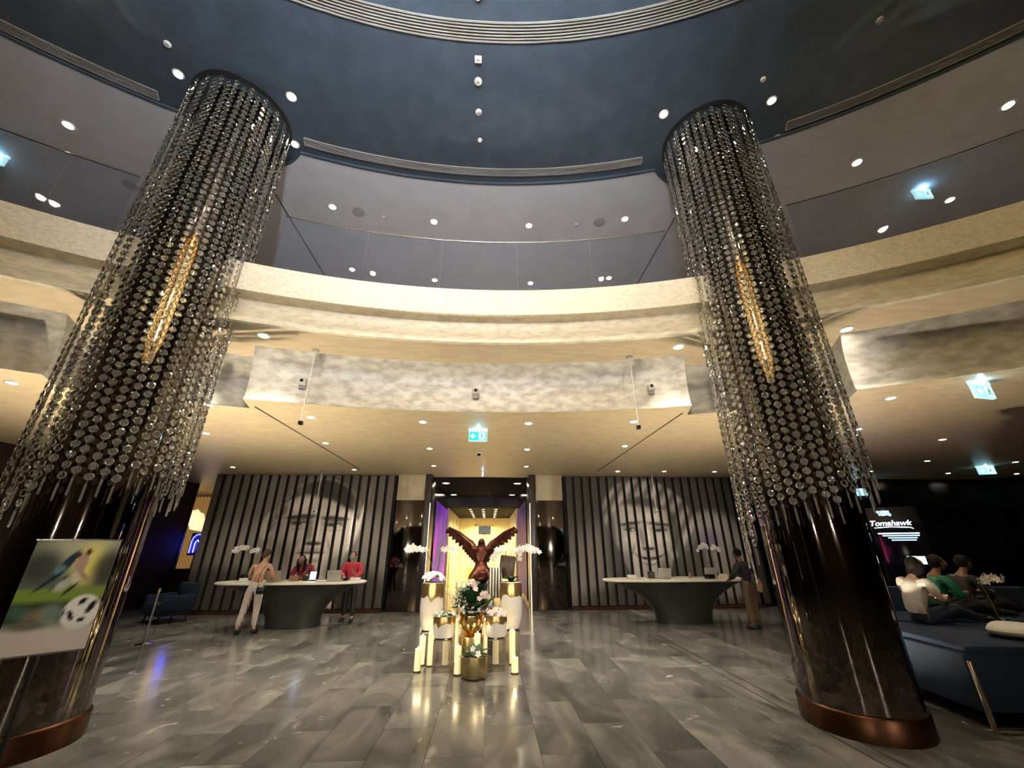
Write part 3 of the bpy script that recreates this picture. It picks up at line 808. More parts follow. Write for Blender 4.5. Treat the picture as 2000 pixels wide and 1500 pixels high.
# ------------------------------------------------------------------ portrait murals of upright slats
M_print = print_mat('mural_print', 0.55)
def el(x, z, cx, cz, rx, rz, soft=0.35, ang=0.0):
    dx, dz = x - cx, z - cz
    if ang:
        c, s_ = math.cos(ang), math.sin(ang)
        dx, dz = dx * c + dz * s_, -dx * s_ + dz * c
    d = math.hypot(dx / rx, dz / rz)
    if d >= 1 + soft: return 0.0
    if d <= 1 - soft: return 1.0
    t = (1 + soft - d) / (2 * soft)
    return t * t * (3 - 2 * t)
def lerp(a, b, t): return a + (b - a) * t
def hsh(x, z):
    v = math.sin(x * 127.1 + z * 311.7) * 43758.5453
    return v - math.floor(v)
def sst(a, b, x):
    t = max(0.0, min(1.0, (x - a) / (b - a))); return t * t * (3 - 2 * t)
def face_man(x, z):
    """print: dark backdrop, head turned to the front, lit from its left"""
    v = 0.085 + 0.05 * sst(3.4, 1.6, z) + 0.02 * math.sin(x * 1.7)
    v = lerp(v, 0.04, el(x, z, -7.7, 0.35, 2.0, 0.85, 0.25))               # shoulder of a dark coat
    v = lerp(v, 0.035, el(x, z, -3.9, 0.3, 1.5, 0.9, 0.3))
    v = lerp(v, 0.30, el(x, z, -6.45, 2.35, 0.2, 0.42, 0.18, -0.12))       # ear
    v = lerp(v, 0.07, el(x, z, -6.38, 2.38, 0.09, 0.24, 0.4))
    head = max(el(x, z, -5.0, 2.45, 1.33, 1.3, 0.05), el(x, z, -5.02, 1.75, 1.02, 1.12, 0.06))
    skin_ = 0.40 - 0.2 * sst(-5.5, -6.35, x) - 0.06 * sst(2.0, 0.9, z)
    v = lerp(v, skin_, head)
    hl = 2.95 + 0.14 * math.cos((x + 5.2) * 2.2) - 0.5 * abs(x + 4.95) ** 3 * 0.5
    hair = head * sst(hl, hl + 0.16, z)
    curl = hsh(math.floor(x * 11 + 2 * math.sin(z * 9)), math.floor(z * 11 + 2 * math.sin(x * 8)))
    hv = 0.025 + 0.2 * curl * (sst(-5.2, -6.1, x) + 0.8 * sst(-4.2, -3.75, x))
    v = lerp(v, hv, hair)
    v = lerp(v, 0.5, 0.8 * el(x, z, -5.55, 3.02, 0.42, 0.2, 0.5, 0.25))     # light on the brow
    v = lerp(v, 0.5, 0.8 * el(x, z, -4.5, 2.72, 0.5, 0.14, 0.5))
    side = head * sst(-6.0, -6.3, x)
    v = lerp(v, 0.12 + 0.14 * curl, 0.8 * side * sst(1.9, 2.4, z))          # cropped temple
    for cx, cz, rx, tl in ((-5.52, 2.5, 0.46, 0.06), (-4.48, 2.45, 0.42, -0.05)):
        v = lerp(v, 0.02, el(x, z, cx, cz + 0.1, rx, 0.075, 0.3, tl))        # brow
        v = lerp(v, 0.1, 0.8 * el(x, z, cx, cz - 0.04, rx * 0.8, 0.12, 0.4))
        v = lerp(v, 0.015, el(x, z, cx, cz - 0.08, rx * 0.55, 0.055, 0.3))   # lid line
        v = lerp(v, 0.5, 0.8 * el(x, z, cx + 0.12, cz - 0.11, rx * 0.16, 0.03, 0.4))
        v = lerp(v, 0.22, 0.7 * el(x, z, cx, cz - 0.24, rx * 0.7, 0.035, 0.5))
    v = lerp(v, 0.14, 0.8 * el(x, z, -5.2, 2.2, 0.09, 0.36, 0.5, 0.1))       # side of the nose
    v = lerp(v, 0.62, 0.8 * el(x, z, -4.97, 2.2, 0.075, 0.36, 0.4))
    v = lerp(v, 0.03, el(x, z, -5.02, 1.84, 0.27, 0.06, 0.35))
    v = lerp(v, 0.02, el(x, z, -5.06, 1.58, 0.42, 0.035, 0.35, 0.03))        # mouth
    v = lerp(v, 0.18, 0.7 * el(x, z, -5.06, 1.66, 0.32, 0.05, 0.5))
    v = lerp(v, 0.5, 0.6 * el(x, z, -5.04, 1.47, 0.26, 0.04, 0.5))
    v = lerp(v, 0.12, 0.7 * el(x, z, -5.04, 1.36, 0.28, 0.05, 0.5))
    for sx in (-1, 1):
        v = lerp(v, 0.15, 0.7 * el(x, z, -5.04 + sx * 0.5, 1.75, 0.035, 0.24, 0.6, sx * 0.35))
    v = lerp(v, 0.1, 0.8 * head * el(x, z, -5.9, 1.3, 0.4, 0.6, 0.5))        # jaw in shade
    v = lerp(v, 0.1, 0.75 * head * el(x, z, -4.25, 1.15, 0.35, 0.4, 0.5))
    v = lerp(v, 0.62, 0.85 * el(x, z, -3.92, 2.3, 0.07, 0.6, 0.5, -0.06))    # rim light
    v = lerp(v, 0.45, 0.8 * el(x, z, -3.66, 2.75, 0.05, 0.6, 0.6, -0.2))
    v = lerp(v, 0.42, el(x, z, -4.95, 0.62, 0.14, 0.55, 0.15, 0.35))         # collar points
    v = lerp(v, 0.36, el(x, z, -4.4, 0.5, 0.14, 0.5, 0.15, 0.5))
    v = v * (1 + 0.12 * (hsh(round(x * 30), round(z * 30)) - 0.5))
    v = v * 1.6
    return (v * 1.04, v * 0.94, v * 0.85)
def face_woman(x, z):
    """print: smiling face under a light head scarf that sweeps to the outer side"""
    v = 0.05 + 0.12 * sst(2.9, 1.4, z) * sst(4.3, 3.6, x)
    v = lerp(v, 0.2, el(x, z, 7.5, 1.5, 1.25, 1.3, 0.12, 0.2))
    v = lerp(v, 0.05, 0.9 * el(x, z, 6.55, 1.55, 0.55, 1.2, 0.3, 0.25))
    scarf = el(x, z, 5.45, 2.55, 1.5, 1.2, 0.06, -0.35)
    v = lerp(v, 0.22 + 0.12 * math.sin((x - z * 0.8) * 13), scarf)
    head = max(el(x, z, 5.2, 2.25, 1.02, 1.0, 0.06), el(x, z, 5.28, 1.62, 0.78, 0.98, 0.07))
    v = lerp(v, 0.36 - 0.18 * sst(4.75, 4.3, x) - 0.1 * sst(5.75, 6.2, x), head)
    fr = head * sst(2.82, 3.02, z + 0.12 * (x - 5.2))
    v = lerp(v, 0.04, 0.9 * fr)
    v = lerp(v, 0.05, 0.9 * el(x, z, 6.25, 2.1, 0.17, 0.75, 0.3, 0.1))
    v = lerp(v, 0.05, 0.85 * el(x, z, 4.18, 2.2, 0.12, 0.8, 0.4))
    v = lerp(v, 0.5, 0.7 * el(x, z, 5.35, 2.62, 0.45, 0.13, 0.5))
    for cx, cz, rx, tl in ((4.8, 2.3, 0.33, 0.1), (5.78, 2.28, 0.36, -0.1)):
        v = lerp(v, 0.025, el(x, z, cx, cz + 0.1, rx * 1.1, 0.055, 0.35, tl))
        v = lerp(v, 0.12, 0.7 * el(x, z, cx, cz - 0.03, rx * 0.8, 0.1, 0.4))
        v = lerp(v, 0.015, el(x, z, cx, cz - 0.08, rx * 0.6, 0.055, 0.3))
        v = lerp(v, 0.5, 0.8 * el(x, z, cx + 0.08, cz - 0.1, rx * 0.17, 0.028, 0.4))
        v = lerp(v, 0.45, 0.6 * el(x, z, cx, cz - 0.36, rx * 0.7, 0.1, 0.6))
    v = lerp(v, 0.13, 0.8 * el(x, z, 5.14, 2.0, 0.07, 0.3, 0.5, 0.1))
    v = lerp(v, 0.58, 0.7 * el(x, z, 5.34, 1.98, 0.065, 0.3, 0.4))
    v = lerp(v, 0.03, el(x, z, 5.32, 1.66, 0.22, 0.05, 0.35))
    dip = 0.16 * ((x - 5.34) / 0.5) ** 2                                     # smile curves up at both ends
    v = lerp(v, 0.02, el(x, z - dip, 5.34, 1.36, 0.5, 0.045, 0.3))
    v = lerp(v, 0.5, 0.7 * el(x, z - dip, 5.34, 1.28, 0.34, 0.03, 0.4))
    v = lerp(v, 0.14, 0.7 * el(x, z - dip, 5.34, 1.2, 0.3, 0.035, 0.5))
    for sx in (-1, 1):
        v = lerp(v, 0.1, 0.8 * el(x, z, 5.34 + sx * 0.55, 1.55, 0.035, 0.24, 0.5, sx * 0.4))
    v = lerp(v, 0.08, 0.8 * head * el(x, z, 5.85, 1.0, 0.3, 0.4, 0.5, 0.3))
    v = lerp(v, 0.08, 0.7 * head * el(x, z, 4.62, 1.1, 0.16, 0.5, 0.5))
    v = lerp(v, 0.04, 0.9 * el(x, z, 5.2, 0.15, 2.4, 0.5, 0.3))
    pur = el(x, z, 7.35, 1.95, 0.32, 0.3, 0.6) * 0.6
    v = v * (1 + 0.12 * (hsh(round(x * 30), round(z * 30)) - 0.5)) * 1.5
    c = (v * 1.02, v * 0.93, v * 0.88)
    return (lerp(c[0], 0.13, pur), lerp(c[1], 0.08, pur), lerp(c[2], 0.27, pur))

def grid_print(xs, zs, y0, y1, fn, name, mate):
    """printed front sheet with a plain body behind it (local x centred on the piece)"""
    xc = (xs[0] + xs[-1]) / 2
    vs = []; fs = []; cols = []
    nx, nz = len(xs), len(zs)
    for z in zs:
        for x in xs:
            vs.append((x - xc, y0, z)); cols.append((*fn(x, z), 1))
    for j in range(nz - 1):
        for i in range(nx - 1):
            fs.append((j * nx + i, j * nx + i + 1, (j + 1) * nx + i + 1, (j + 1) * nx + i))
    o = len(vs)
    for x, y, z in ((xs[0], y0, zs[0]), (xs[-1], y0, zs[0]), (xs[-1], y0, zs[-1]), (xs[0], y0, zs[-1]), (xs[0], y1, zs[0]), (xs[-1], y1, zs[0]), (xs[-1], y1, zs[-1]), (xs[0], y1, zs[-1])):
        vs.append((x - xc, y, z)); cols.append((0.03, 0.025, 0.022, 1))
    fs += [(o, o + 4, o + 5, o + 1), (o + 1, o + 5, o + 6, o + 2), (o + 2, o + 6, o + 7, o + 3), (o + 3, o + 7, o + 4, o), (o + 4, o + 7, o + 6, o + 5)]
    me = bpy.data.meshes.new(name); me.from_pydata(vs, [], fs)
    ca = me.color_attributes.new('print', 'FLOAT_COLOR', 'POINT')
    flat = [c for q in cols for c in q]
    ca.data.foreach_set('color', flat)
    me.materials.append(mate); me.update()
    return me, xc
def mural(label, x0, x1, n, fn):
    t = thing('portrait_mural', label, 'mural', ((x0 + x1) / 2, 13.2, 0))
    MB().box((0, 0.1, 1.98), (x1 - x0, 0.03, 3.8)).build('backing', M_blackmat, t)
    pw = (x1 - x0) / n
    zs = [0.1 + 3.78 * j / 84 for j in range(85)]
    for i in range(n):
        a = x0 + i * pw + 0.045; b = x0 + (i + 1) * pw - 0.045
        xs = [a + (b - a) * k / 6 for k in range(7)]
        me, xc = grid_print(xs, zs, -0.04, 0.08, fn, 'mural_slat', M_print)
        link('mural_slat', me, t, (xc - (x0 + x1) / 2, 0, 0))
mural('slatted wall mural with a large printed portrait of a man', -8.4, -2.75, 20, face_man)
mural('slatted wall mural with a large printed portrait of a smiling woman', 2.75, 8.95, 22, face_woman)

# ------------------------------------------------------------------ reception desks
M_desk = mat('dark_green_grey_shell', (0.028, 0.032, 0.028), 0.32, 0.2, var=0.25, scale=1.5)
M_desktop = mat('white_stone_top', (0.82, 0.78, 0.68), 0.25, var=0.05, scale=6)
def desk(label, cx, cy, hl, hd, bx, bl, bd, inner):
    t = thing('reception_desk', label, 'desk', (cx, cy, 0))
    n, mz = 48, 14
    vs = []; fs = []
    for j in range(mz + 1):
        q = j / mz; z = 0.92 * q; f = q ** 2.6
        l = bl + (hl - 0.1 - bl) * f; d = bd + (hd - 0.05 - bd) * f; ox = (bx - cx) * (1 - f)
        for i in range(n):
            a = 2 * math.pi * i / n
            ca, sa = math.cos(a), math.sin(a)
            vs.append((ox + l * math.copysign(abs(ca) ** 0.8, ca), d * math.copysign(abs(sa) ** 0.8, sa), z))
    for j in range(mz):
        for i in range(n):
            k = (i + 1) % n
            fs.append((j * n + i, j * n + k, (j + 1) * n + k, (j + 1) * n + i))
    fs += [tuple(range(n - 1, -1, -1)), tuple(mz * n + i for i in range(n))]
    MB().add(vs, fs).build('shell', M_desk, t)
    top = MB()
    vs = []; fs = []
    prof = [(0.99, 0.92), (1.0, 0.935), (1.0, 0.96), (0.99, 0.972)]
    for f, z in prof:
        for i in range(n):
            a = 2 * math.pi * i / n
            ca, sa = math.cos(a), math.sin(a)
            vs.append((hl * f * math.copysign(abs(ca) ** 0.7, ca), hd * f * math.copysign(abs(sa) ** 0.7, sa), z))
    for j in range(3):
        for i in range(n):
            k = (i + 1) % n
            fs.append((j * n + i, j * n + k, (j + 1) * n + k, (j + 1) * n + i))
    fs += [tuple(range(n - 1, -1, -1)), tuple(3 * n + i for i in range(n))]
    top.add(vs, fs).build('desk_top', M_desktop, t)
    MB().cbox((inner, hd * 0.35, 0.972), (hl * 0.9, 0.18, 0.01), 0.002).build('wooden_ledge', mat('walnut', (0.16, 0.085, 0.04), 0.4, var=0.3, scale=4, stretch=(0.3, 3, 3)), t)
    return t
desk('flared reception desk with white top, staffed, under the man portrait', -4.5, 11.05, 1.77, 0.5, -4.32, 0.6, 0.36, 0.1)
desk('flared reception desk with white top, unstaffed, under the woman portrait', 5.05, 10.95, 1.86, 0.5, 5.14, 0.68, 0.38, 0.2)
ZT = 0.978
def laptop(label, x, y, z, rz, m=None, ang=100):
    t = thing('laptop', label, 'laptop', (x, y, z), rz)
    m = m or mat('silver_laptop', (0.5, 0.49, 0.45), 0.35, 0.5)
    MB().cbox((0, 0, 0.009), (0.33, 0.23, 0.018), 0.006).build('base', m, t)
    MB().box((0, -0.01, 0.0185), (0.28, 0.12, 0.002)).build('keyboard', M_black, t)
    Mx = Matrix.Translation((0, 0.115, 0.018)) @ Matrix.Rotation(R(ang - 90), 4, 'X').inverted()
    l = MB().cbox((0, 0, 0.115), (0.33, 0.012, 0.23), 0.004, M=Mx).build('lid', m, t)
    MB().box((0, -0.0075, 0.115), (0.3, 0.002, 0.19), M=Mx).build('screen', emis('screen_glow', (0.5, 0.6, 0.8), 0.6), l)
def tablet(label, x, y, z, rz):
    t = thing('tablet', label, 'tablet', (x, y, z), rz)
    MB().cbox((0, 0.03, 0.01), (0.12, 0.1, 0.02), 0.005).build('stand', M_black, t)
    Mx = Matrix.Translation((0, 0, 0.02)) @ Matrix.Rotation(R(-18), 4, 'X')
    MB().cbox((0, 0, 0.1), (0.15, 0.01, 0.2), 0.004, M=Mx).build('body', M_black, t)
    MB().box((0, -0.006, 0.1), (0.135, 0.002, 0.18), M=Mx).build('screen', emis('tablet_screen', (0.55, 0.65, 1.0), 1.3), t)
def paperbox(name, label, cat, x, y, z, d, m, rz=0.0, lid=True):
    t = thing(name, label, cat, (x, y, z), rz)
    MB().cbox((0, 0, d[2] / 2), d, min(d) * 0.12).build('body', m, t)
    if lid: MB().cbox((0, 0, d[2] + 0.006), (d[0] * 1.03, d[1] * 1.03, 0.012), 0.003).build('lid', m, t)
def dispenser(label, x, y, z, m):
    t = thing('pump_bottle', label, 'bottle', (x, y, z))
    MB().lathe([(0.03, 0), (0.034, 0.01), (0.034, 0.1), (0.014, 0.125), (0.012, 0.14)], 14).build('bottle', m, t)
    MB().tube([(0, 0, 0.14), (0, 0, 0.165), (0, -0.04, 0.17)], 0.006, 6).build('pump', M_black, t)
laptop('silver laptop in front of the clerk with the face mask', -3.42, 10.88, ZT, math.pi, ang=102)
laptop('silver laptop beside the woman in striped trousers', -4.83, 10.88, ZT, math.pi, mat('grey_laptop', (0.3, 0.25, 0.2), 0.4), ang=100)
tablet('lit tablet leaning on its stand on the staffed desk', -3.98, 10.9, ZT, R(12))
paperbox('card_box', 'brown wooden card box on the staffed desk left of the lit tablet', 'box', -4.42, 10.95, ZT, (0.2, 0.14, 0.11), mat('oak_box', (0.22, 0.13, 0.06), 0.5))
paperbox('card_box', 'small dark card holder on the staffed desk between brown box and tablet', 'box', -4.19, 11.02, ZT, (0.12, 0.1, 0.1), M_blackmat)
dispenser('white pump bottle on the staffed desk behind the brown box', -4.24, 11.2, ZT, M_white)
paperbox('tissue_box', 'white tissue box on the outer end of the staffed desk', 'box', -5.62, 10.95, ZT, (0.16, 0.12, 0.06), M_white)
paperbox('paper_stack', 'loose white papers on the staffed desk beside the laptop', 'papers', -3.72, 10.85, ZT, (0.28, 0.2, 0.012), M_white, lid=False)
paperbox('desk_phone', 'white desk phone at the inner end of the staffed desk', 'telephone', -2.98, 11.0, ZT, (0.2, 0.18, 0.05), M_white)
paperbox('card_reader', 'black card reader right of the clerk laptop', 'card reader', -3.19, 10.95, ZT, (0.1, 0.16, 0.05), M_black)
laptop('grey laptop left of the middle on the unstaffed desk', 4.72, 10.88, ZT, math.pi, ang=104)
laptop('grey laptop nearest the man in khaki on the unstaffed desk', 5.92, 10.88, ZT, math.pi, mat('grey_laptop2', (0.34, 0.32, 0.3), 0.4), ang=100)
paperbox('tissue_box', 'white tissue box at the free end of the unstaffed desk', 'box', 3.92, 10.9, ZT, (0.22, 0.14, 0.07), M_white)
paperbox('paper_stack', 'flat white papers beside the tissue box on the unstaffed desk', 'papers', 4.2, 10.85, ZT, (0.2, 0.2, 0.012), M_white, lid=False)
paperbox('leather_holder', 'dark leather folder holder beside the grey laptop on the unstaffed desk', 'holder', 4.45, 10.95, ZT, (0.15, 0.12, 0.14), mat('brown_leather', (0.05, 0.025, 0.018), 0.4))
paperbox('keyboard_tray', 'thin pale keyboard behind the middle of the unstaffed desk', 'keyboard', 5.35, 11.15, ZT, (0.34, 0.14, 0.016), M_white, lid=False)
paperbox('card_box', 'low dark box in front of the outer laptop on the unstaffed desk', 'box', 5.8, 10.62, ZT, (0.24, 0.1, 0.09), M_black)
dispenser('small brown bottle on the middle of the unstaffed desk', 5.42, 10.85, ZT, mat('amber_bottle', (0.3, 0.16, 0.06), 0.2))
t = thing('paper_bouquet', 'crumpled cream paper bundle near the man in khaki', 'papers', (6.28, 10.85, ZT))
rg = random.Random(3)
for k in range(6):
    MB().prism([(-0.09, 0), (0.08, 0.01), (0.1, 0.05), (-0.02, 0.09), (-0.1, 0.04)], 0.02, M=Matrix.Translation((rg.uniform(-.08, .08), rg.uniform(-.05, .05), 0.01)) @ Matrix.Rotation(rg.uniform(0, 3), 4, 'Z') @ Matrix.Rotation(rg.uniform(-.4, .1), 4, 'X')).build('sheet', mat('cream_paper', (0.7, 0.62, 0.45), 0.6), t)
# ------------------------------------------------------------------ people
def skin(nodes, edges, root, sub=1):
    """one continuous surface grown round a joint graph: nodes name -> (point, radius or (rx, ry))"""
    names = list(nodes)
    me = bpy.data.meshes.new('skin_cage')
    me.from_pydata([nodes[n][0] for n in names], [(names.index(a), names.index(b)) for a, b in edges], [])
    o = bpy.data.objects.new('skin_cage', me); COL.objects.link(o)
    bm = bmesh.new(); bm.from_mesh(me)
    lay = bm.verts.layers.skin.verify(); bm.verts.ensure_lookup_table()
    for i, n in enumerate(names):
        r = nodes[n][1]
        bm.verts[i][lay].radius = r if isinstance(r, (tuple, list)) else (r, r)
        bm.verts[i][lay].use_root = (n == root)
    bm.to_mesh(me); bm.free()
    m = o.modifiers.new('skin', 'SKIN'); m.use_smooth_shade = True; m.branch_smoothing = 0.3
    s = o.modifiers.new('sub', 'SUBSURF'); s.levels = sub; s.render_levels = sub
    bpy.context.view_layer.update()
    ev = o.evaluated_get(bpy.context.evaluated_depsgraph_get())
    em = ev.to_mesh()
    vs = [v.co[:] for v in em.vertices]; fs = [tuple(p.vertices) for p in em.polygons]
    ev.to_mesh_clear()
    bpy.data.objects.remove(o); bpy.data.meshes.remove(me)
    return vs, fs

M_skin = mat('skin_light', (0.52, 0.31, 0.21), 0.5, var=0.06, scale=20)
M_skin2 = mat('skin_tan', (0.42, 0.24, 0.15), 0.5, var=0.06, scale=20)
M_skin3 = mat('skin_deep', (0.2, 0.11, 0.07), 0.5, var=0.06, scale=20)
M_hair = mat('dark_hair', (0.01, 0.007, 0.006), 0.7, spec=0.15, var=0.3, scale=40, stretch=(1, 1, 0.2))
M_shoe = mat('black_shoe', (0.012, 0.012, 0.012), 0.35)

BASE = dict(pelvis=(0, 0, 0.92), waist=(0, 0.0, 1.04), chest=(0, 0.0, 1.24), neckb=(0, -0.01, 1.39), neck=(0, 0.0, 1.45), head=(0, 0.02, 1.55),
            shl=(-0.18, -0.01, 1.35), ell=(-0.23, 0.0, 1.1), wrl=(-0.22, 0.1, 0.9), shr=(0.18, -0.01, 1.35), elr=(0.23, 0.0, 1.1), wrr=(0.22, 0.1, 0.9),
            hipl=(-0.09, 0, 0.88), knl=(-0.1, 0.01, 0.48), anl=(-0.1, -0.01, 0.09), tol=(-0.11, 0.14, 0.035),
            hipr=(0.09, 0, 0.88), knr=(0.1, 0.01, 0.48), anr=(0.1, -0.01, 0.09), tor=(0.11, 0.14, 0.035))
def hand(b, wr, d, up, thumb, L=0.17, curl=0.5):
    """palm and five bent fingers; d points along the hand, up is the back of the hand, thumb the thumb side"""
    d = Vector(d).normalized(); up = Vector(up).normalized()
    sd = d.cross(up).normalized() * thumb
    up = sd.cross(d).normalized() if thumb > 0 else d.cross(sd).normalized()
    wr = Vector(wr)
    b.tube([wr - d * 0.015, wr + d * 0.03, wr + d * 0.075, wr + d * 0.09], [0.022, 0.034, 0.036, 0.03], 8)
    for k, (o, ln) in enumerate(((0.027, 0.07), (0.009, 0.08), (-0.009, 0.074), (-0.026, 0.058))):
        p = wr + d * 0.08 + sd * o
        q = p + d * ln * 0.5 - up * ln * 0.2 * curl
        e = q + d * ln * 0.4 - up * ln * 0.55 * curl
        b.tube([p, q, e], [0.0095, 0.009, 0.007], 6)
    p = wr + d * 0.03 + sd * 0.028
    q = p + d * 0.035 + sd * 0.03 - up * 0.01
    b.tube([p, q, q + d * 0.035 + sd * 0.004 - up * 0.012], [0.012, 0.011, 0.008], 6)

def head_fn(v):
    x, y, z = v
    if y > 0.0:
        nose = math.exp(-((x / 0.016) ** 2 + ((z + 0.012) / 0.028) ** 2))
        sock = math.exp(-(((abs(x) - 0.032) / 0.02) ** 2 + ((z - 0.012) / 0.016) ** 2))
        lip = math.exp(-((x / 0.03) ** 2 + ((z + 0.056) / 0.012) ** 2))
        y += 0.024 * nose - 0.012 * sock + 0.006 * lip
    if z < -0.03:
        k = 1 - 0.35 * min(1, (-0.03 - z) / 0.09)
        x *= k; y = y * (1 - 0.12 * min(1, (-0.03 - z) / 0.09)) + 0.012 * min(1, (-0.03 - z) / 0.09)
    return (x, y, z)

def person(label, loc, rz, J=None, skin_m=M_skin, top=None, legs=None, hair='short', hair_m=M_hair, jacket=None, shoes=M_shoe,
           head_pitch=0.0, head_yaw=0.0, sleeve='long', mask=None, scale=1.0, bare_back=False, top_name='shirt', hand_dir=None):
    p = dict(BASE); p.update(J or {})
    V = {k: Vector(v) * scale if not J or True else v for k, v in p.items()}
    t = thing('person', label, 'person', loc, rz)
    rad = dict(pelvis=(0.15, 0.11), waist=(0.125, 0.09), chest=(0.145, 0.1), neckb=(0.075, 0.06), neck=0.048, head=0.05, shl=0.062, shr=0.062, ell=0.042, elr=0.042, wrl=0.026, wrr=0.026,
               hipl=0.1, hipr=0.1, knl=0.058, knr=0.058, anl=0.038, anr=0.038, tol=0.03, tor=0.03)
    E = [('pelvis', 'waist'), ('waist', 'chest'), ('chest', 'neckb'), ('neckb', 'neck'), ('neck', 'head'), ('chest', 'shl'), ('chest', 'shr'), ('shl', 'ell'), ('ell', 'wrl'), ('shr', 'elr'), ('elr', 'wrr'),
         ('pelvis', 'hipl'), ('pelvis', 'hipr'), ('hipl', 'knl'), ('knl', 'anl'), ('anl', 'tol'), ('hipr', 'knr'), ('knr', 'anr'), ('anr', 'tor')]
    vs, fs = skin({k: (V[k], rad[k]) for k in rad}, E, 'pelvis')
    b = MB(); b.add(vs, fs)
    Mh = Matrix.Translation(V['head'] + Vector((0, 0.0, 0.03))) @ Matrix.Rotation(head_yaw, 4, 'Z') @ Matrix.Rotation(-head_pitch, 4, 'X')
    b.ell((0, 0, 0), (0.075, 0.095, 0.115), 18, 14, M=Mh, fn=head_fn)
    for s in (-1, 1):
        b.ell((s * 0.077, -0.005, -0.005), (0.012, 0.02, 0.03), 8, 6, M=Mh)
    for s, el_, wr_ in ((1, 'ell', 'wrl'), (-1, 'elr', 'wrr')):
        d = (V[wr_] - V[el_]).normalized()
        if hand_dir: d = Vector(hand_dir)
        hand(b, V[wr_], d, (0, -0.2, 1) if abs(d.z) < 0.8 else (0, -1, 0.1), s)
    b.build('body', skin_m, t)
    eye = MB()
    for s in (-1, 1):
        MB().ell((s * 0.031, 0.079, 0.012), (0.012, 0.008, 0.007), 8, 6, M=Mh).build('eye', mat('eye_dark', (0.02, 0.015, 0.012), 0.2), t)
    MB().ell((0, 0.086, -0.056), (0.024, 0.006, 0.006), 8, 6, M=Mh).build('mouth', mat('lip', (0.3, 0.12, 0.1), 0.5), t)
    if mask:
        MB().ell((0, 0.018, -0.045), (0.074, 0.092, 0.055), 14, 8, M=Mh, fn=lambda v: v if v[1] > 0.0 else (v[0] * 0.9, v[1] * 0.2, v[2])).build('face_mask', mask, t)
    # hair
    hb = MB()
    def cap(v):
        x, y, z = v
        if y > 0.035 and z < 0.055: y = min(y, 0.035)
        if z < -0.05: x *= 0.85
        return (x, y, z)
    if hair == 'short':
        hb.ell((0, -0.012, 0.022), (0.087, 0.102, 0.108), 16, 12, M=Mh, fn=lambda v: (v[0], min(v[1], 0.055 + 0.4 * max(0, v[2] - 0.02)), max(v[2], -0.06)))
    elif hair == 'bun':
        hb.ell((0, -0.012, 0.018), (0.086, 0.1, 0.11), 16, 12, M=Mh, fn=cap)
        hb.ell((0, -0.1, -0.03), (0.06, 0.055, 0.08), 10, 8, M=Mh)
    elif hair == 'long':
        hb.ell((0, -0.012, 0.02), (0.092, 0.104, 0.112), 16, 12, M=Mh, fn=cap)
        for k in range(9):
            a = math.pi * (0.05 + 0.9 * k / 8)
            q = Mh @ Vector((0.085 * math.cos(a), -0.075 * math.sin(a) + 0.01, 0.02))
            hb.tube([q, q + Vector((0.0, -0.02, -0.13)), q + Vector((0.0, -0.03, -0.27))], [0.04, 0.045, 0.02], 7)
    hb.build('hair', hair_m, t)
    if legs:
        rl = dict(pelvis=(0.158, 0.118), waist=(0.132, 0.097), hipl=0.112, hipr=0.112, knl=0.078, knr=0.078, anl=0.062, anr=0.062)
        el_ = [('pelvis', 'waist'), ('pelvis', 'hipl'), ('pelvis', 'hipr'), ('hipl', 'knl'), ('knl', 'anl'), ('hipr', 'knr'), ('knr', 'anr')]
        nn = {k: (V[k], r) for k, r in rl.items()}
        nn['anl'] = (V['anl'] + (V['knl'] - V['anl']) * 0.06, rl['anl']); nn['anr'] = (V['anr'] + (V['knr'] - V['anr']) * 0.06, rl['anr'])
        vs, fs = skin(nn, el_, 'pelvis')
        MB().add(vs, fs).build('trousers', legs, t)
    def upper(name, m, grow, sl, low_=True):
        rt = dict(pelvis=(0.16 + grow, 0.12 + grow), waist=(0.135 + grow, 0.1 + grow), chest=(0.155 + grow, 0.11 + grow), neckb=(0.085 + grow, 0.07 + grow), shl=0.075 + grow, shr=0.075 + grow, ell=0.056 + grow, elr=0.056 + grow, wrl=0.042 + grow, wrr=0.042 + grow)
        e2 = [('pelvis', 'waist'), ('waist', 'chest'), ('chest', 'neckb'), ('chest', 'shl'), ('chest', 'shr'), ('shl', 'ell'), ('shr', 'elr'), ('ell', 'wrl'), ('elr', 'wrr')]
        nn = {k: (V[k].copy(), r) for k, r in rt.items()}
        if sl == 'short':
            for a, c in (('shl', 'ell'), ('shr', 'elr')):
                nn[c] = (V[a] + (V[c] - V[a]) * 0.72, 0.07 + grow)
            for k in ('wrl', 'wrr'): nn.pop(k)
            e2 = e2[:-2]
        elif sl == 'none':
            for k in ('wrl', 'wrr', 'ell', 'elr', 'shl', 'shr', 'neckb'): nn.pop(k)
            e2 = [('pelvis', 'waist'), ('waist', 'chest')]
        if sl == 'long':
            for a, c in (('ell', 'wrl'), ('elr', 'wrr')):
                nn[c] = (V[a] + (V[c] - V[a]) * 0.92, rt[c])
        vs, fs = skin(nn, e2, 'chest')
        return MB().add(vs, fs).build(name, m, t)
    if top: upper(top_name, top, 0.0, sleeve)
    if jacket: upper('jacket', jacket, 0.012, 'long')
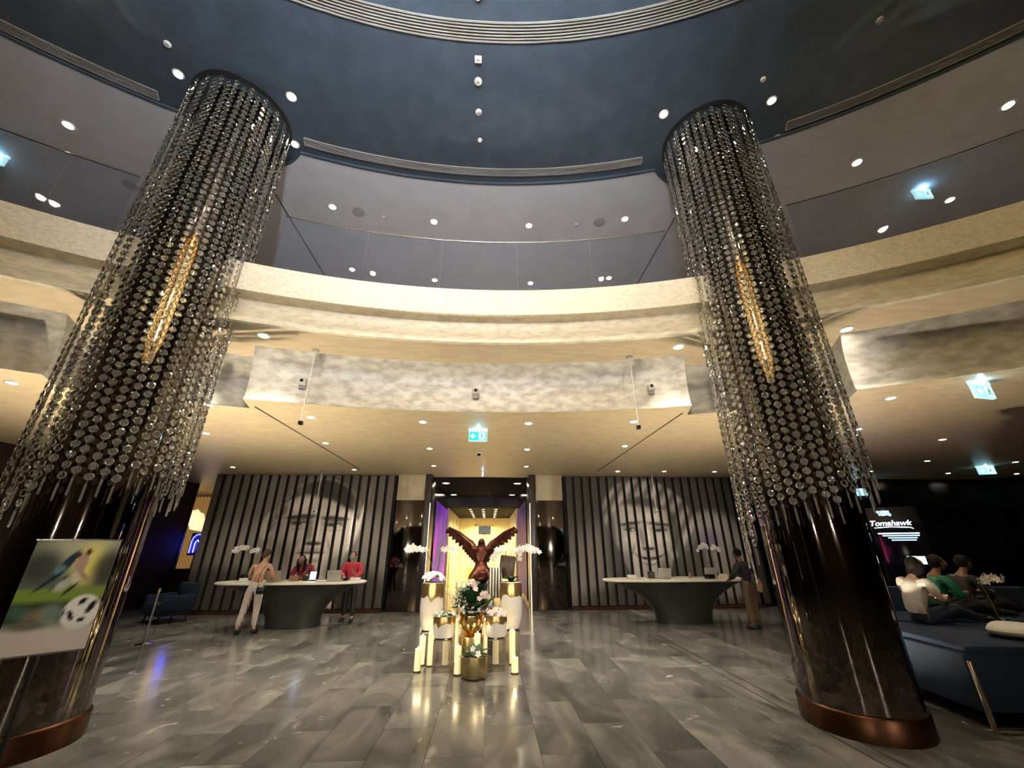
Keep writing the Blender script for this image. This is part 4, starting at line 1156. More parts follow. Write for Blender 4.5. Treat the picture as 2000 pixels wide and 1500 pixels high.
    if shoes:
        for k, a in (('anl', 'tol'), ('anr', 'tor')):
            d = V[a] - V[k]; d.z = 0
            q = V[k].copy(); q.z = V[a].z
            dn = d.normalized() if d.length > 1e-4 else Vector((0, 1, 0))
            MB().tube([q - dn * 0.05 + Vector((0, 0, 0.012)), q - dn * 0.02 + Vector((0, 0, 0.022)), q + dn * 0.06 + Vector((0, 0, 0.016)), q + dn * 0.14, q + dn * 0.18 - Vector((0, 0, 0.004))], [0.028, 0.046, 0.044, 0.04, 0.02], 10).build('shoe', shoes, t)
    return t, V

# stripes of the trousers: a procedural weave of upright bands
def striped(name, c1, c2, scale, axis='X', rough=0.7):
    m = bpy.data.materials.new(name); m.use_nodes = True
    t = m.node_tree; b = t.nodes['Principled BSDF']
    tc = nd(t, 'ShaderNodeTexCoord'); wv = nd(t, 'ShaderNodeTexWave', bands_direction=axis)
    wv.inputs['Scale'].default_value = scale; wv.inputs['Distortion'].default_value = 0.6; wv.inputs['Detail'].default_value = 1
    r = nd(t, 'ShaderNodeValToRGB'); r.color_ramp.elements[0].position = 0.35; r.color_ramp.elements[1].position = 0.55
    r.color_ramp.elements[0].color = (*c1, 1); r.color_ramp.elements[1].color = (*c2, 1)
    t.links.new(tc.outputs['Object'], wv.inputs[0]); t.links.new(wv.outputs['Fac'], r.inputs[0]); t.links.new(r.outputs[0], b.inputs['Base Color'])
    b.inputs['Roughness'].default_value = rough
    MATS[name] = m
    return m
M_striped = striped('striped_trouser_cloth', (0.2, 0.15, 0.13), (0.66, 0.6, 0.56), 13)
M_pink = mat('red_jacket_cloth', (0.5, 0.03, 0.07), 0.65, var=0.15, scale=15)
M_maroon = mat('crimson_jacket_cloth', (0.22, 0.008, 0.025), 0.7, var=0.2, scale=15)

# guest at the staffed desk, seen from behind, elbows on the top
t, V = person('person in pale striped trousers leaning on the staffed desk, seen from behind', (-4.96, 10.28, 0), R(4),
    dict(pelvis=(0, 0, 0.95), waist=(0, 0.01, 1.07), chest=(0.02, 0.05, 1.26), neckb=(0.03, 0.08, 1.4), neck=(0.04, 0.1, 1.46), head=(0.05, 0.12, 1.55),
         shl=(-0.16, 0.06, 1.36), ell=(-0.24, 0.1, 1.14), wrl=(-0.14, 0.3, 1.02), shr=(0.2, 0.05, 1.36), elr=(0.27, 0.1, 1.14), wrr=(0.22, 0.3, 1.02),
         hipl=(-0.09, 0, 0.9), knl=(-0.14, 0.0, 0.5), anl=(-0.19, -0.03, 0.09), tol=(-0.2, 0.1, 0.035), hipr=(0.09, 0, 0.9), knr=(0.12, 0.0, 0.5), anr=(0.15, -0.02, 0.09), tor=(0.16, 0.11, 0.035)),
    M_skin, mat('tan_top', (0.36, 0.2, 0.12), 0.6), M_striped, 'bun', mat('brown_hair', (0.045, 0.02, 0.014), 0.45, var=0.3, scale=30), sleeve='none', top_name='halter_top', head_pitch=0.25, head_yaw=R(-15))
bag = thing('shoulder_bag', 'small black bag at the hip of the person in striped trousers', 'bag', (-4.76, 10.13, 0.78), R(4))
MB().cbox((0, 0, 0.07), (0.17, 0.06, 0.14), 0.012).build('pouch', M_black, bag)
MB().cbox((0, -0.033, 0.1), (0.17, 0.012, 0.08), 0.004).build('flap', mat('black_leather', (0.015, 0.014, 0.014), 0.35), bag)
MB().tube([(-0.07, 0, 0.14), (-0.09, -0.01, 0.3), (-0.05, -0.02, 0.48), (0.02, 0.0, 0.6)], 0.006, 6).build('strap', M_black, bag)
MB().box((0.0, -0.041, 0.08), (0.03, 0.004, 0.02)).build('clasp', M_gold, bag)

# clerk with the face mask, behind the desk, facing the lobby
person('person in bright red jacket and face mask standing behind the staffed desk', (-3.27, 11.68, 0), math.pi,
    dict(chest=(0, 0.06, 1.22), neckb=(0, 0.1, 1.35), neck=(0, 0.13, 1.4), head=(0, 0.17, 1.48), shl=(-0.18, 0.08, 1.31), shr=(0.18, 0.08, 1.31), ell=(-0.25, 0.14, 1.1), wrl=(-0.1, 0.34, 1.02), elr=(0.25, 0.14, 1.1), wrr=(0.1, 0.34, 1.02),
         knl=(-0.12, 0.05, 0.48), anl=(-0.15, 0.1, 0.09), tol=(-0.16, 0.24, 0.035), knr=(0.1, -0.02, 0.48), anr=(0.12, -0.05, 0.09), tor=(0.13, 0.09, 0.035)),
    M_skin2, M_black, M_blackmat, 'short', jacket=M_pink, head_pitch=-0.4, mask=mat('grey_mask', (0.25, 0.25, 0.26), 0.7), sleeve='long')
# second clerk bending over the desk
person('person in crimson jacket with long dark hair bent over the staffed desk', (-4.5, 11.72, 0), math.pi,
    dict(pelvis=(0, -0.05, 0.92), waist=(0, 0.02, 1.03), chest=(-0.02, 0.14, 1.19), neckb=(-0.02, 0.22, 1.3), neck=(0.0, 0.26, 1.34), head=(0.03, 0.3, 1.4), shl=(-0.2, 0.17, 1.26), shr=(0.17, 0.17, 1.26), ell=(-0.28, 0.24, 1.06), wrl=(-0.12, 0.42, 1.02), elr=(0.25, 0.24, 1.06), wrr=(0.1, 0.42, 1.02)),
    M_skin3, M_black, M_blackmat, 'long', jacket=M_maroon, head_pitch=-0.6)
# man at the unstaffed desk
person('person in dark jacket and khaki trousers standing at the unstaffed desk', (6.32, 9.92, 0), R(25),
    dict(chest=(-0.02, 0.03, 1.24), neckb=(-0.04, 0.05, 1.38), neck=(-0.05, 0.06, 1.44), head=(-0.07, 0.08, 1.53), shl=(-0.21, 0.02, 1.33), ell=(-0.27, 0.12, 1.1), wrl=(-0.2, 0.3, 1.0), shr=(0.18, 0.0, 1.33), elr=(0.34, -0.04, 1.14), wrr=(0.16, -0.12, 0.98)),
    M_skin3, M_black, mat('khaki_cloth', (0.13, 0.09, 0.05), 0.8, var=0.15, scale=12), 'short', jacket=mat('charcoal_jacket', (0.017, 0.018, 0.023), 0.7, var=0.2, scale=10), head_pitch=-0.15)
bag = thing('envelope_bag', 'pale yellow envelope held behind the back of the person in khaki', 'envelope', (6.44, 9.7, 0.78), R(20))
MB().prism([(-0.08, 0.0), (0.07, -0.02), (0.09, 0.16), (0.0, 0.27), (-0.07, 0.24)], 0.02, M=Matrix.Rotation(0.15, 4, 'Y')).build('envelope', mat('yellow_paper', (0.62, 0.46, 0.2), 0.6), bag)
MB().prism([(-0.04, 0.18), (0.07, 0.13), (0.0, 0.26)], 0.026, M=Matrix.Rotation(0.15, 4, 'Y')).build('flap', mat('orange_paper', (0.55, 0.28, 0.06), 0.6), bag)

# ------------------------------------------------------------------ lounge bench and the people on it
M_velvet = mat('navy_velvet', (0.002, 0.011, 0.036), 0.9, var=0.35, scale=4)
bench = thing('navy_bench', 'deep navy velvet bench in the lounge beside the right column', 'bench', (7.05, 5.2, 0), R(-8))
MB().cbox((0, 0, 0.42), (3.3, 1.5, 0.52), 0.05).build('base', M_velvet, bench)
for k in range(3):
    MB().cbox((-1.07 + k * 1.07, 0, 0.69), (1.05, 1.48, 0.12), 0.045).build('seat_cushion', M_velvet, bench)
M_brass = mat('brass_leg', (0.5, 0.42, 0.28), 0.25, 1.0)
for sx in (-1, 1):
    for sy in (-1, 1):
        MB().cbox((sx * 1.62, sy * 0.78, 0.31), (0.035, 0.035, 0.62), 0.004).build('leg', M_brass, bench)
for sy in (-1, 1):
    MB().cbox((0, sy * 0.78, 0.03), (3.3, 0.025, 0.025), 0.003).build('foot_rail', M_brass, bench)
cu = thing('cream_cushion', 'cream cushion lying on the navy bench at the right edge', 'cushion', (6.42, 5.0, 0.75), R(35))
def pil(v):
    x, y, z = v
    return (math.copysign(abs(x) ** 0.6 * 0.3 ** 0.4, x), math.copysign(abs(y) ** 0.6 * 0.22 ** 0.4, y), z)
MB().ell((0, 0, 0.075), (0.3, 0.22, 0.075), 24, 12, fn=pil).build('pad', mat('cream_cloth', (0.62, 0.58, 0.5), 0.8, var=0.05, scale=9, bump=0.2), cu)
MB().tube([(0.3 * math.copysign(abs(math.cos(a)) ** 0.6, math.cos(a)), 0.22 * math.copysign(abs(math.sin(a)) ** 0.6, math.sin(a)), 0.075) for a in [2 * math.pi * i / 32 for i in range(33)]], 0.006, 5).build('piping', mat('cream_piping', (0.5, 0.47, 0.4), 0.8), cu)
M_jeans = mat('dark_denim', (0.012, 0.02, 0.045), 0.8, var=0.2, scale=12)
SIT = dict(pelvis=(0, 0, 0.0), waist=(0, 0.0, 0.12), chest=(0, 0.07, 0.33), neckb=(0, 0.13, 0.47), neck=(0, 0.17, 0.52), head=(0, 0.22, 0.6), shl=(-0.19, 0.1, 0.43), shr=(0.19, 0.1, 0.43),
           ell=(-0.25, 0.17, 0.2), wrl=(-0.1, 0.36, 0.22), elr=(0.25, 0.17, 0.2), wrr=(0.1, 0.36, 0.22),
           hipl=(-0.1, 0.04, -0.02), knl=(-0.14, 0.4, 0.1), anl=(-0.13, 0.72, -0.02), tol=(-0.13, 0.86, -0.03), hipr=(0.1, 0.04, -0.02), knr=(0.14, 0.4, 0.1), anr=(0.13, 0.72, -0.02), tor=(0.13, 0.86, -0.03))
def lift(d, dz): return {k: (v[0], v[1], v[2] + dz) for k, v in d.items()}
person('person in white t-shirt with long dark hair, seated, looking down at a phone', (6.2, 5.9, 0), R(-92), lift(SIT, 0.85), M_skin, mat('white_cotton', (0.62, 0.59, 0.55), 0.8, var=0.05, scale=9), M_jeans, 'long', head_pitch=-0.75, sleeve='short', top_name='t_shirt')
ph = thing('phone', 'pale phone in the hands of the seated person in white', 'phone', (6.62, 5.88, 1.06), R(-92))
MB().cbox((0, 0, 0.01), (0.075, 0.15, 0.012), 0.005, M=Matrix.Rotation(0.3, 4, 'X')).build('body', M_black, ph)
MB().box((0, 0, 0.0175), (0.068, 0.138, 0.002), M=Matrix.Rotation(0.3, 4, 'X')).build('screen', emis('phone_screen', (1.0, 0.75, 0.65), 1.0), ph)
person('person in green shirt with a red face mask, seated behind the person in white', (6.95, 6.3, 0), R(-100), lift(SIT, 0.86), M_skin3, mat('green_satin', (0.01, 0.16, 0.07), 0.4, var=0.2, scale=8), M_blackmat, 'short', head_pitch=-0.4, sleeve='long', mask=mat('maroon_mask', (0.1, 0.02, 0.03), 0.7))
person('person in black clothes seated deepest in the dark lounge', (7.75, 6.6, 0), R(-95), lift(SIT, 0.84), M_skin3, mat('black_cotton', (0.015, 0.013, 0.015), 0.8), M_blackmat, 'short', head_pitch=-0.2, sleeve='long')
ban = thing('lounge_banquette', 'dark banquette along the back of the lounge bench', 'sofa', (7.6, 6.52, 0), R(-8))
MB().cbox((0, 0, 0.37), (2.9, 0.9, 0.74), 0.04).build('seat', M_velvet, ban)
MB().cbox((0, 0.5, 0.55), (2.9, 0.14, 1.1), 0.04).build('backrest', M_velvet, ban)
# ------------------------------------------------------------------ flower display in the middle of the lobby
M_petal = mat('orchid_petal', (0.82, 0.78, 0.76), 0.5, var=0.05, scale=20)
M_petal2 = mat('blush_petal', (0.74, 0.6, 0.58), 0.5, var=0.08, scale=20)
M_lip = mat('orchid_lip', (0.75, 0.6, 0.2), 0.5)
M_leaf = mat('dark_leaf', (0.016, 0.06, 0.022), 0.5, var=0.4, scale=10)
M_leaf2 = mat('fresh_leaf', (0.06, 0.13, 0.03), 0.4, var=0.4, scale=10)
M_stem = mat('green_stem', (0.07, 0.1, 0.035), 0.5)
M_soil = mat('moss', (0.04, 0.05, 0.02), 0.9, var=0.4, scale=30)
M_drip = mat('gilt_glaze', (0.62, 0.42, 0.17), 0.28, 0.9, var=0.2, scale=8)
M_vase = mat('white_glaze', (0.68, 0.65, 0.62), 0.3, var=0.04, scale=6)

def blossom(b, c, d, s=0.045, rg=random, mi=0):
    """five petals and a lip facing direction d"""
    q = Vector(d).to_track_quat('Z', 'Y').to_matrix().to_4x4()
    M = Matrix.Translation(c) @ q @ Matrix.Rotation(rg.uniform(0, 6.28), 4, 'Z')
    for k in range(5):
        a = 2 * math.pi * k / 5
        w_ = s * (0.62 if k in (1, 4) else 0.42)
        Mk = M @ Matrix.Rotation(a, 4, 'Z')
        b.add([(0, 0, 0), (s * 0.45, -w_ * 0.8, s * 0.12), (s * 1.0, -w_ * 0.45, s * 0.1), (s * 1.12, 0, s * 0.02), (s * 1.0, w_ * 0.45, s * 0.1), (s * 0.45, w_ * 0.8, s * 0.12)],
              [(0, 1, 2, 3), (0, 3, 4, 5)], mi, Mk)
    b.add([(0, -s * 0.14, s * 0.05), (s * 0.3, 0, s * 0.28), (0, s * 0.14, s * 0.05), (-s * 0.1, 0, s * 0.2)], [(0, 1, 2), (0, 2, 3)], 2, M)

def leaf(b, base, d, ln, wd, droop=0.4, mi=0, n=5):
    d = Vector(d).normalized(); up = Vector((0, 0, 1))
    sd = d.cross(up)
    sd = sd.normalized() if sd.length > 1e-3 else Vector((1, 0, 0))
    vs = []; fs = []
    for i in range(n + 1):
        t = i / n
        p = Vector(base) + d * ln * t + Vector((0, 0, -1)) * droop * ln * t * t
        w_ = wd * math.sin(math.pi * min(1, 0.12 + 0.88 * t)) ** 0.8 * (1 if i < n else 0.05)
        vs += [p - sd * w_ + Vector((0, 0, 0.15 * w_)), p - Vector((0, 0, 0.12 * w_)), p + sd * w_ + Vector((0, 0, 0.15 * w_))]
    for i in range(n):
        o = 3 * i
        fs += [(o, o + 1, o + 4, o + 3), (o + 1, o + 2, o + 5, o + 4)]
    b.add([tuple(v) for v in vs], fs, mi)

def spray(parent, base, pts, n, s, rg, petal=M_petal, facing=(0, -1, 0.2)):
    """arching flower spike: pts are points the stem passes through; blossoms crowd the end"""
    P_ = [Vector(p) for p in [base] + list(pts)]
    path = []
    for i in range(len(P_) - 1):
        for k in range(5):
            path.append(P_[i].lerp(P_[i + 1], k / 5))
    path.append(P_[-1])
    for _ in range(2):
        path = [path[0]] + [(path[i - 1] + path[i] * 2 + path[i + 1]) / 4 for i in range(1, len(path) - 1)] + [path[-1]]
    MB().tube(path, [0.006] * len(path), 5).build('flower_stem', M_stem, parent)
    b = MB()
    m = len(path)
    for k in range(n):
        t = 0.58 + 0.42 * k / max(1, n - 1)
        q = path[min(m - 1, int(t * (m - 1)))]
        c = q + Vector((rg.uniform(-.03, .03), rg.uniform(-.04, .02), rg.uniform(-.035, .03)))
        blossom(b, c, Vector(facing) + Vector((rg.uniform(-.6, .6), rg.uniform(-.3, .3), rg.uniform(-.4, .5))), s * rg.uniform(0.8, 1.15), rg)
    o = b.build('blossoms', [petal, petal, M_lip], parent, smooth=False)
    o['kind'] = 'stuff'
def leaves(parent, base, n, ln, wd, rg, m=M_leaf, up=0.6, droop=0.5, name='leaf'):
    for k in range(n):
        a = 2 * math.pi * (k + rg.uniform(-.3, .3)) / n
        b = MB(); leaf(b, base, (math.cos(a), math.sin(a), up + rg.uniform(-.2, .3)), ln * rg.uniform(.75, 1.2), wd * rg.uniform(.8, 1.15), droop)
        b.build(name, m, parent)
def drip_vase(t, prof, rmax, ztop, zdrip, n=40, seed=1):
    """white vase with a gilt glaze that runs down from the rim in drips"""
    MB().lathe(prof, n, close=False).build('body', M_vase, t)
    rg = random.Random(seed)
    dr = [zdrip + 0.3 * (ztop - zdrip) * math.sin(i * 0.9 + seed) * 0.5 for i in range(n)]
    for i in range(n):
        if rg.random() < 0.16: dr[i] -= rg.uniform(0.3, 1.0) * (ztop - zdrip)
    dr = [0.25 * dr[i - 1] + 0.5 * dr[i] + 0.25 * dr[(i + 1) % n] for i in range(n)]
    def rad(z):
        for (r0, z0), (r1, z1) in zip(prof[:-1], prof[1:]):
            if min(z0, z1) <= z <= max(z0, z1) and abs(z1 - z0) > 1e-6 and r0 > 0.05 and r1 > 0.05:
                return r0 + (r1 - r0) * (z - z0) / (z1 - z0)
        return rmax
    b = MB(); vs = []; fs = []; m = 7
    for i in range(n):
        a = 2 * math.pi * i / n
        for j in range(m):
            z = ztop + (dr[i] - ztop) * j / (m - 1)
            r = rad(z) + (0.004 if j < m - 1 else 0.0005)
            vs.append((r * math.cos(a), r * math.sin(a), z))
    for i in range(n):
        k = (i + 1) % n
        for j in range(m - 1):
            fs.append((i * m + j, i * m + j + 1, k * m + j + 1, k * m + j))
    b.add(vs, fs).build('gilt_glaze', M_drip, t)
rg = random.Random(11)
def acrylic_stand(label, x, y, w_, h):
    t = thing('acrylic_stand', label, 'stand', (x, y, 0))
    for s1 in (-1, 1):
        for s2 in (-1, 1):
            MB().box((s1 * w_ / 2, s2 * w_ / 2, h / 2), (0.014, 0.014, h)).build('post', M_brass, t)
    for z in (0.012, h - 0.008):
        for s1 in (-1, 1):
            MB().box((0, s1 * w_ / 2, z), (w_, 0.014, 0.014)).build('rail', M_brass, t)
            MB().box((s1 * w_ / 2, 0, z), (0.014, w_, 0.014)).build('rail', M_brass, t)
    MB().box((0, 0, h - 0.002), (w_ * 1.04, w_ * 1.04, 0.012)).build('top_plate', M_clear, t)
    for s1 in (-1, 1):
        MB().box((0, s1 * w_ / 2, h / 2), (w_ - 0.02, 0.004, h - 0.04)).build('side_pane', M_clear, t)
# tall vases
TALL = [(0.1, 0.0), (0.14, 0.02), (0.185, 0.16), (0.2, 0.34), (0.195, 0.55), (0.185, 0.73), (0.175, 0.735), (0.17, 0.7), (0.0, 0.69)]
for sx, lb in ((-1, 'tall white vase with gilt drips, left of the display, crowned with white orchids'), (1, 'tall white vase with gilt drips, right of the display, with green leaves')):
    x = sx * 0.69; y = 7.85
    acrylic_stand('brass framed stand under the left tall vase' if sx < 0 else 'brass framed stand under the right tall vase', x, y, 0.27, 0.42)
    t = thing('tall_vase', lb, 'vase', (x, y, 0.428))
    drip_vase(t, TALL, 0.2, 0.733, 0.52, seed=2 + sx)
    MB().lathe([(0.0, 0.7), (0.172, 0.7)], 24, close=False).build('moss', M_soil, t)
    leaves(t, (0, 0, 0.7), 9, 0.22, 0.045, rg, M_leaf, 0.5)
    if sx < 0:
        bb = MB()
        for k in range(46):
            a = rg.uniform(0, 6.28); q = rg.uniform(0, 1) ** 0.5
            c = (0.19 * q * math.cos(a), 0.19 * q * math.sin(a), 0.78 + 0.11 * math.sqrt(max(0, 1 - q * q)))
            blossom(bb, c, (c[0] * 2, c[1] * 2 - 0.15, 0.35), 0.042, rg)
        o = bb.build('blossoms', [M_petal, M_petal, M_lip], t, smooth=False); o['kind'] = 'stuff'
        spray(t, (-0.02, 0, 0.7), [(-0.04, 0.0, 1.0), (-0.16, -0.02, 1.27), (-0.36, -0.04, 1.3), (-0.52, -0.05, 1.26)], 16, 0.05, rg)
        spray(t, (0.04, 0, 0.7), [(0.08, 0, 1.0), (0.1, -0.02, 1.26), (0.26, -0.03, 1.29), (0.38, -0.04, 1.22)], 14, 0.045, rg)
    else:
        leaves(t, (0, 0, 0.72), 9, 0.26, 0.05, rg, M_leaf, 1.3)
        spray(t, (-0.04, 0, 0.7), [(-0.1, 0.0, 1.0), (-0.1, -0.02, 1.28), (-0.24, -0.03, 1.26), (-0.34, -0.04, 1.12)], 18, 0.05, rg)
        spray(t, (0.02, 0, 0.7), [(0.06, 0, 1.0), (0.14, -0.02, 1.27), (0.32, -0.03, 1.29), (0.5, -0.04, 1.22)], 15, 0.052, rg)
        spray(t, (-0.02, 0.05, 0.7), [(-0.02, 0.05, 1.0), (0.02, 0.03, 1.28), (0.12, 0, 1.26), (0.18, 0, 1.1)], 14, 0.045, rg)
# low drip bowls
BOWL = [(0.1, 0.0), (0.15, 0.015), (0.17, 0.08), (0.172, 0.2), (0.168, 0.3), (0.16, 0.303), (0.155, 0.27), (0.0, 0.26)]
for sx, lb in ((-1, 'low white bowl with gilt drips, left of the gold bowl'), (1, 'low white bowl with gilt drips, right of the gold bowl')):
    x = 0.01 + sx * 0.41; y = 7.25
    acrylic_stand('brass framed stand under the left drip bowl' if sx < 0 else 'brass framed stand under the right drip bowl', x, y, 0.26, 0.42)
    t = thing('drip_bowl', lb, 'vase', (x, y, 0.428))
    drip_vase(t, BOWL, 0.17, 0.301, 0.2, seed=5 + sx)
    MB().lathe([(0.0, 0.28), (0.158, 0.28)], 24, close=False).build('moss', M_soil, t)
    leaves(t, (0, 0, 0.28), 8, 0.24 if sx < 0 else 0.16, 0.045, rg, M_leaf2 if sx < 0 else M_leaf, 0.7)
    bb = MB()
    for k in range(22 if sx < 0 else 40):
        a = rg.uniform(0, 6.28); q = rg.uniform(0.3, 1)
        c = (0.17 * q * math.cos(a), 0.17 * q * math.sin(a), 0.3 + rg.uniform(0, 0.05 if sx < 0 else 0.1))
        blossom(bb, c, (c[0] * 3, c[1] * 3 - 0.2, 0.4), 0.032 if sx < 0 else 0.04, rg)
    o = bb.build('blossoms', [M_petal if sx < 0 else M_petal2, M_petal, M_lip], t, smooth=False); o['kind'] = 'stuff'
    if sx > 0:
        spray(t, (0, 0, 0.28), [(-0.02, 0, 0.45), (-0.1, -0.02, 0.58), (-0.2, -0.03, 0.6), (-0.28, -0.04, 0.54)], 12, 0.036, rg, M_petal2)
# gold bowl in the middle
t = thing('gold_bowl', 'polished gold bowl on a gold drum in the middle of the display', 'vase', (0.02, 7.4, 0))
MB().lathe([(0.19, 0.0), (0.2, 0.01), (0.2, 0.42), (0.19, 0.43)], 32).build('drum', mat('satin_gold', (0.6, 0.42, 0.2), 0.3, 1.0, var=0.1, scale=4), t)
MB().lathe([(0.08, 0.43), (0.1, 0.45), (0.17, 0.52), (0.21, 0.62), (0.2, 0.72), (0.16, 0.76), (0.15, 0.755), (0.18, 0.7), (0.0, 0.69)], 32, close=False).build('bowl', M_gold, t)
bb = MB()
for k in range(90):
    a = rg.uniform(0, 6.28); q = rg.uniform(0.1, 1)
    c = (0.26 * q * math.cos(a), 0.2 * q * math.sin(a), 0.74 + rg.uniform(0, 0.12))
    blossom(bb, c, (c[0] * 2, c[1] * 2 - 0.25, 0.3), 0.026, rg)
o = bb.build('blossoms', [M_petal, M_petal, M_lip], t, smooth=False); o['kind'] = 'stuff'
leaves(t, (0, 0.02, 0.72), 18, 0.42, 0.09, rg, M_leaf, 0.9, 0.35)
leaves(t, (0, 0.05, 0.85), 18, 0.44, 0.11, rg, M_leaf, 1.3, 0.3)
leaves(t, (0.05, 0.08, 0.95), 12, 0.36, 0.1, rg, M_leaf, 1.6, 0.25)
leaves(t, (0.22, 0.1, 0.8), 9, 0.34, 0.06, rg, M_leaf2, 1.5, 0.3)
leaves(t, (-0.2, 0.1, 0.8), 8, 0.34, 0.05, rg, M_leaf2, 1.6, 0.3)
spray(t, (-0.1, 0, 0.74), [(-0.14, 0, 0.95), (-0.1, -0.02, 1.18), (-0.02, -0.05, 1.22), (0.06, -0.08, 1.1)], 14, 0.045, rg, M_petal2)
for k in range(16):                    # airy twigs with white buds
    a = rg.uniform(-1, 1); tw = MB()
    p0 = Vector((-0.22 + 0.05 * a, 0, 0.72)); p1 = p0 + Vector((rg.uniform(-.16, .14), rg.uniform(-.1, .1), rg.uniform(0.25, 0.55)))
    md = p0.lerp(p1, 0.5) + Vector((rg.uniform(-.03, .03), 0, 0.02))
    tw.tube([p0, md, p1], 0.003, 4)
    tb = tw.build('twig', M_stem, t)
    bd = MB()
    for j in range(7):
        q = p0.lerp(p1, 0.35 + 0.65 * j / 6) + Vector((rg.uniform(-.02, .02), rg.uniform(-.02, .02), rg.uniform(-.01, .02)))
        bd.ell(q, rg.uniform(0.009, 0.015), 6, 4)
    bo = bd.build('buds', M_petal, tb); bo['kind'] = 'stuff'
# front pot
t = thing('front_pot', 'dull gold round pot with broad dark leaves at the front of the display', 'plant pot', (0.1, 6.88, 0))
MB().lathe([(0.14, 0.0), (0.185, 0.015), (0.2, 0.06), (0.205, 0.2), (0.2, 0.27), (0.19, 0.272), (0.185, 0.24), (0.0, 0.235)], 40, close=False).build('pot', M_olivegold, t)
MB().lathe([(0.0, 0.25), (0.188, 0.25)], 24, close=False).build('moss', M_soil, t)
for a, ln, up_ in ((0.3, 0.3, 0.7), (1.0, 0.3, 1.2), (1.9, 0.3, 1.3), (2.6, 0.3, 0.9), (3.3, 0.26, 0.35), (5.9, 0.3, 0.3), (4.4, 0.2, 0.25), (5.2, 0.24, 0.3)):
    b = MB(); leaf(b, (0, 0, 0.25), (math.cos(a), math.sin(a), up_), ln, 0.05, 0.3); b.build('leaf', M_leaf, t)
b = MB(); blossom(b, (0.05, -0.1, 0.3), (0.2, -1, 0.4), 0.045, rg); blossom(b, (-0.03, -0.06, 0.36), (-0.2, -1, 0.3), 0.04, rg)
b.build('blossoms', [M_petal, M_petal, M_lip], t, smooth=False)
# candles
M_wax = mat('glowing_wax', (0.75, 0.66, 0.42), 0.5, emit=(1.0, 0.82, 0.42), es=0.16)
def candle(label, x, y, h, r=0.05, lift_=0.0):
    t = thing('pillar_candle', label, 'candle', (x, y, lift_), 0, 'glowing pillar candles')
    MB().lathe([(r * 1.25, 0.0), (r * 1.25, 0.015), (r, 0.018)], 20).build('saucer', mat('dark_saucer', (0.1, 0.07, 0.04), 0.3, 0.5), t)
    MB().lathe([(r, 0.018), (r, h - 0.01), (r * 0.92, h), (r * 0.78, h - 0.006), (r * 0.7, h - 0.02), (0.0, h - 0.024)], 20, close=False).build('wax', M_wax, t)
    MB().ell((0, 0, h + 0.008), (0.008, 0.008, 0.02), 8, 6).build('flame', emis('candle_flame', (1.0, 0.75, 0.35), 9), t)
    point(t, (0, 0, h + 0.05), 0.2, (1.0, 0.75, 0.4), 0.02)
for x, y, h, lb in ((-0.77, 7.2, 0.3, 'glowing pillar candle at the front left corner of the display'), (-0.76, 7.55, 0.4, 'glowing pillar candle second from the front left'),
                    (-0.62, 7.5, 0.47, 'tall glowing candle under the left tall vase'), (-0.2, 7.62, 0.62, 'tallest candle between left drip bowl and gold bowl'), (-0.15, 7.0, 0.36, 'thin glowing candle left of the front pot'),
                    (0.24, 7.65, 0.6, 'glowing candle just right of the gold bowl'), (0.13, 7.12, 0.5, 'glowing candle behind the front pot'), (0.42, 7.5, 0.4, 'glowing candle behind the stand of the right drip bowl'),
                    (-0.38, 7.5, 0.4, 'glowing candle behind the stand of the left drip bowl'), (0.69, 7.5, 0.47, 'tall glowing candle under the right tall vase'), (0.7, 7.02, 0.2, 'short glowing candle at the front right corner of the display')):
    candle(lb, x, y, h, 0.048 if h > 0.25 else 0.052)
# winged sculpture behind the flowers
M_cop = mat('red_bronze', (0.05, 0.01, 0.008), 0.25, 0.7, col2=(0.15, 0.05, 0.028), scale=7, detail=5)
sc = thing('winged_sculpture', 'red bronze winged figure with raised wings behind the flowers', 'sculpture', (0.14, 8.35, 0))
MB().cbox((0, 0, 0.55), (0.5, 0.5, 1.1), 0.02).build('pedestal', M_black, sc)
vs, fs = skin(dict(base=((0, 0, 1.1), (0.12, 0.12)), hip=((0.02, 0, 1.24), (0.2, 0.15)), belly=((0.0, 0, 1.42), (0.13, 0.11)), chest=((0.0, 0, 1.62), (0.17, 0.13)), neck=((0, -0.04, 1.76), 0.075), head=((0, -0.1, 1.85), 0.07),
                   beak=((0, -0.2, 1.82), 0.025), thl=((-0.16, -0.14, 1.22), 0.1), knl=((-0.2, -0.26, 1.14), 0.06), thr=((0.16, -0.14, 1.26), 0.1), knr=((0.22, -0.25, 1.16), 0.06), al=((-0.2, 0.02, 1.74), 0.06), ar=((0.2, 0.02, 1.74), 0.06)),
              [('base', 'hip'), ('hip', 'belly'), ('belly', 'chest'), ('chest', 'neck'), ('neck', 'head'), ('head', 'beak'), ('hip', 'thl'), ('thl', 'knl'), ('hip', 'thr'), ('thr', 'knr'), ('chest', 'al'), ('chest', 'ar')], 'hip', 2)
MB().add(vs, fs).build('figure', M_cop, sc)
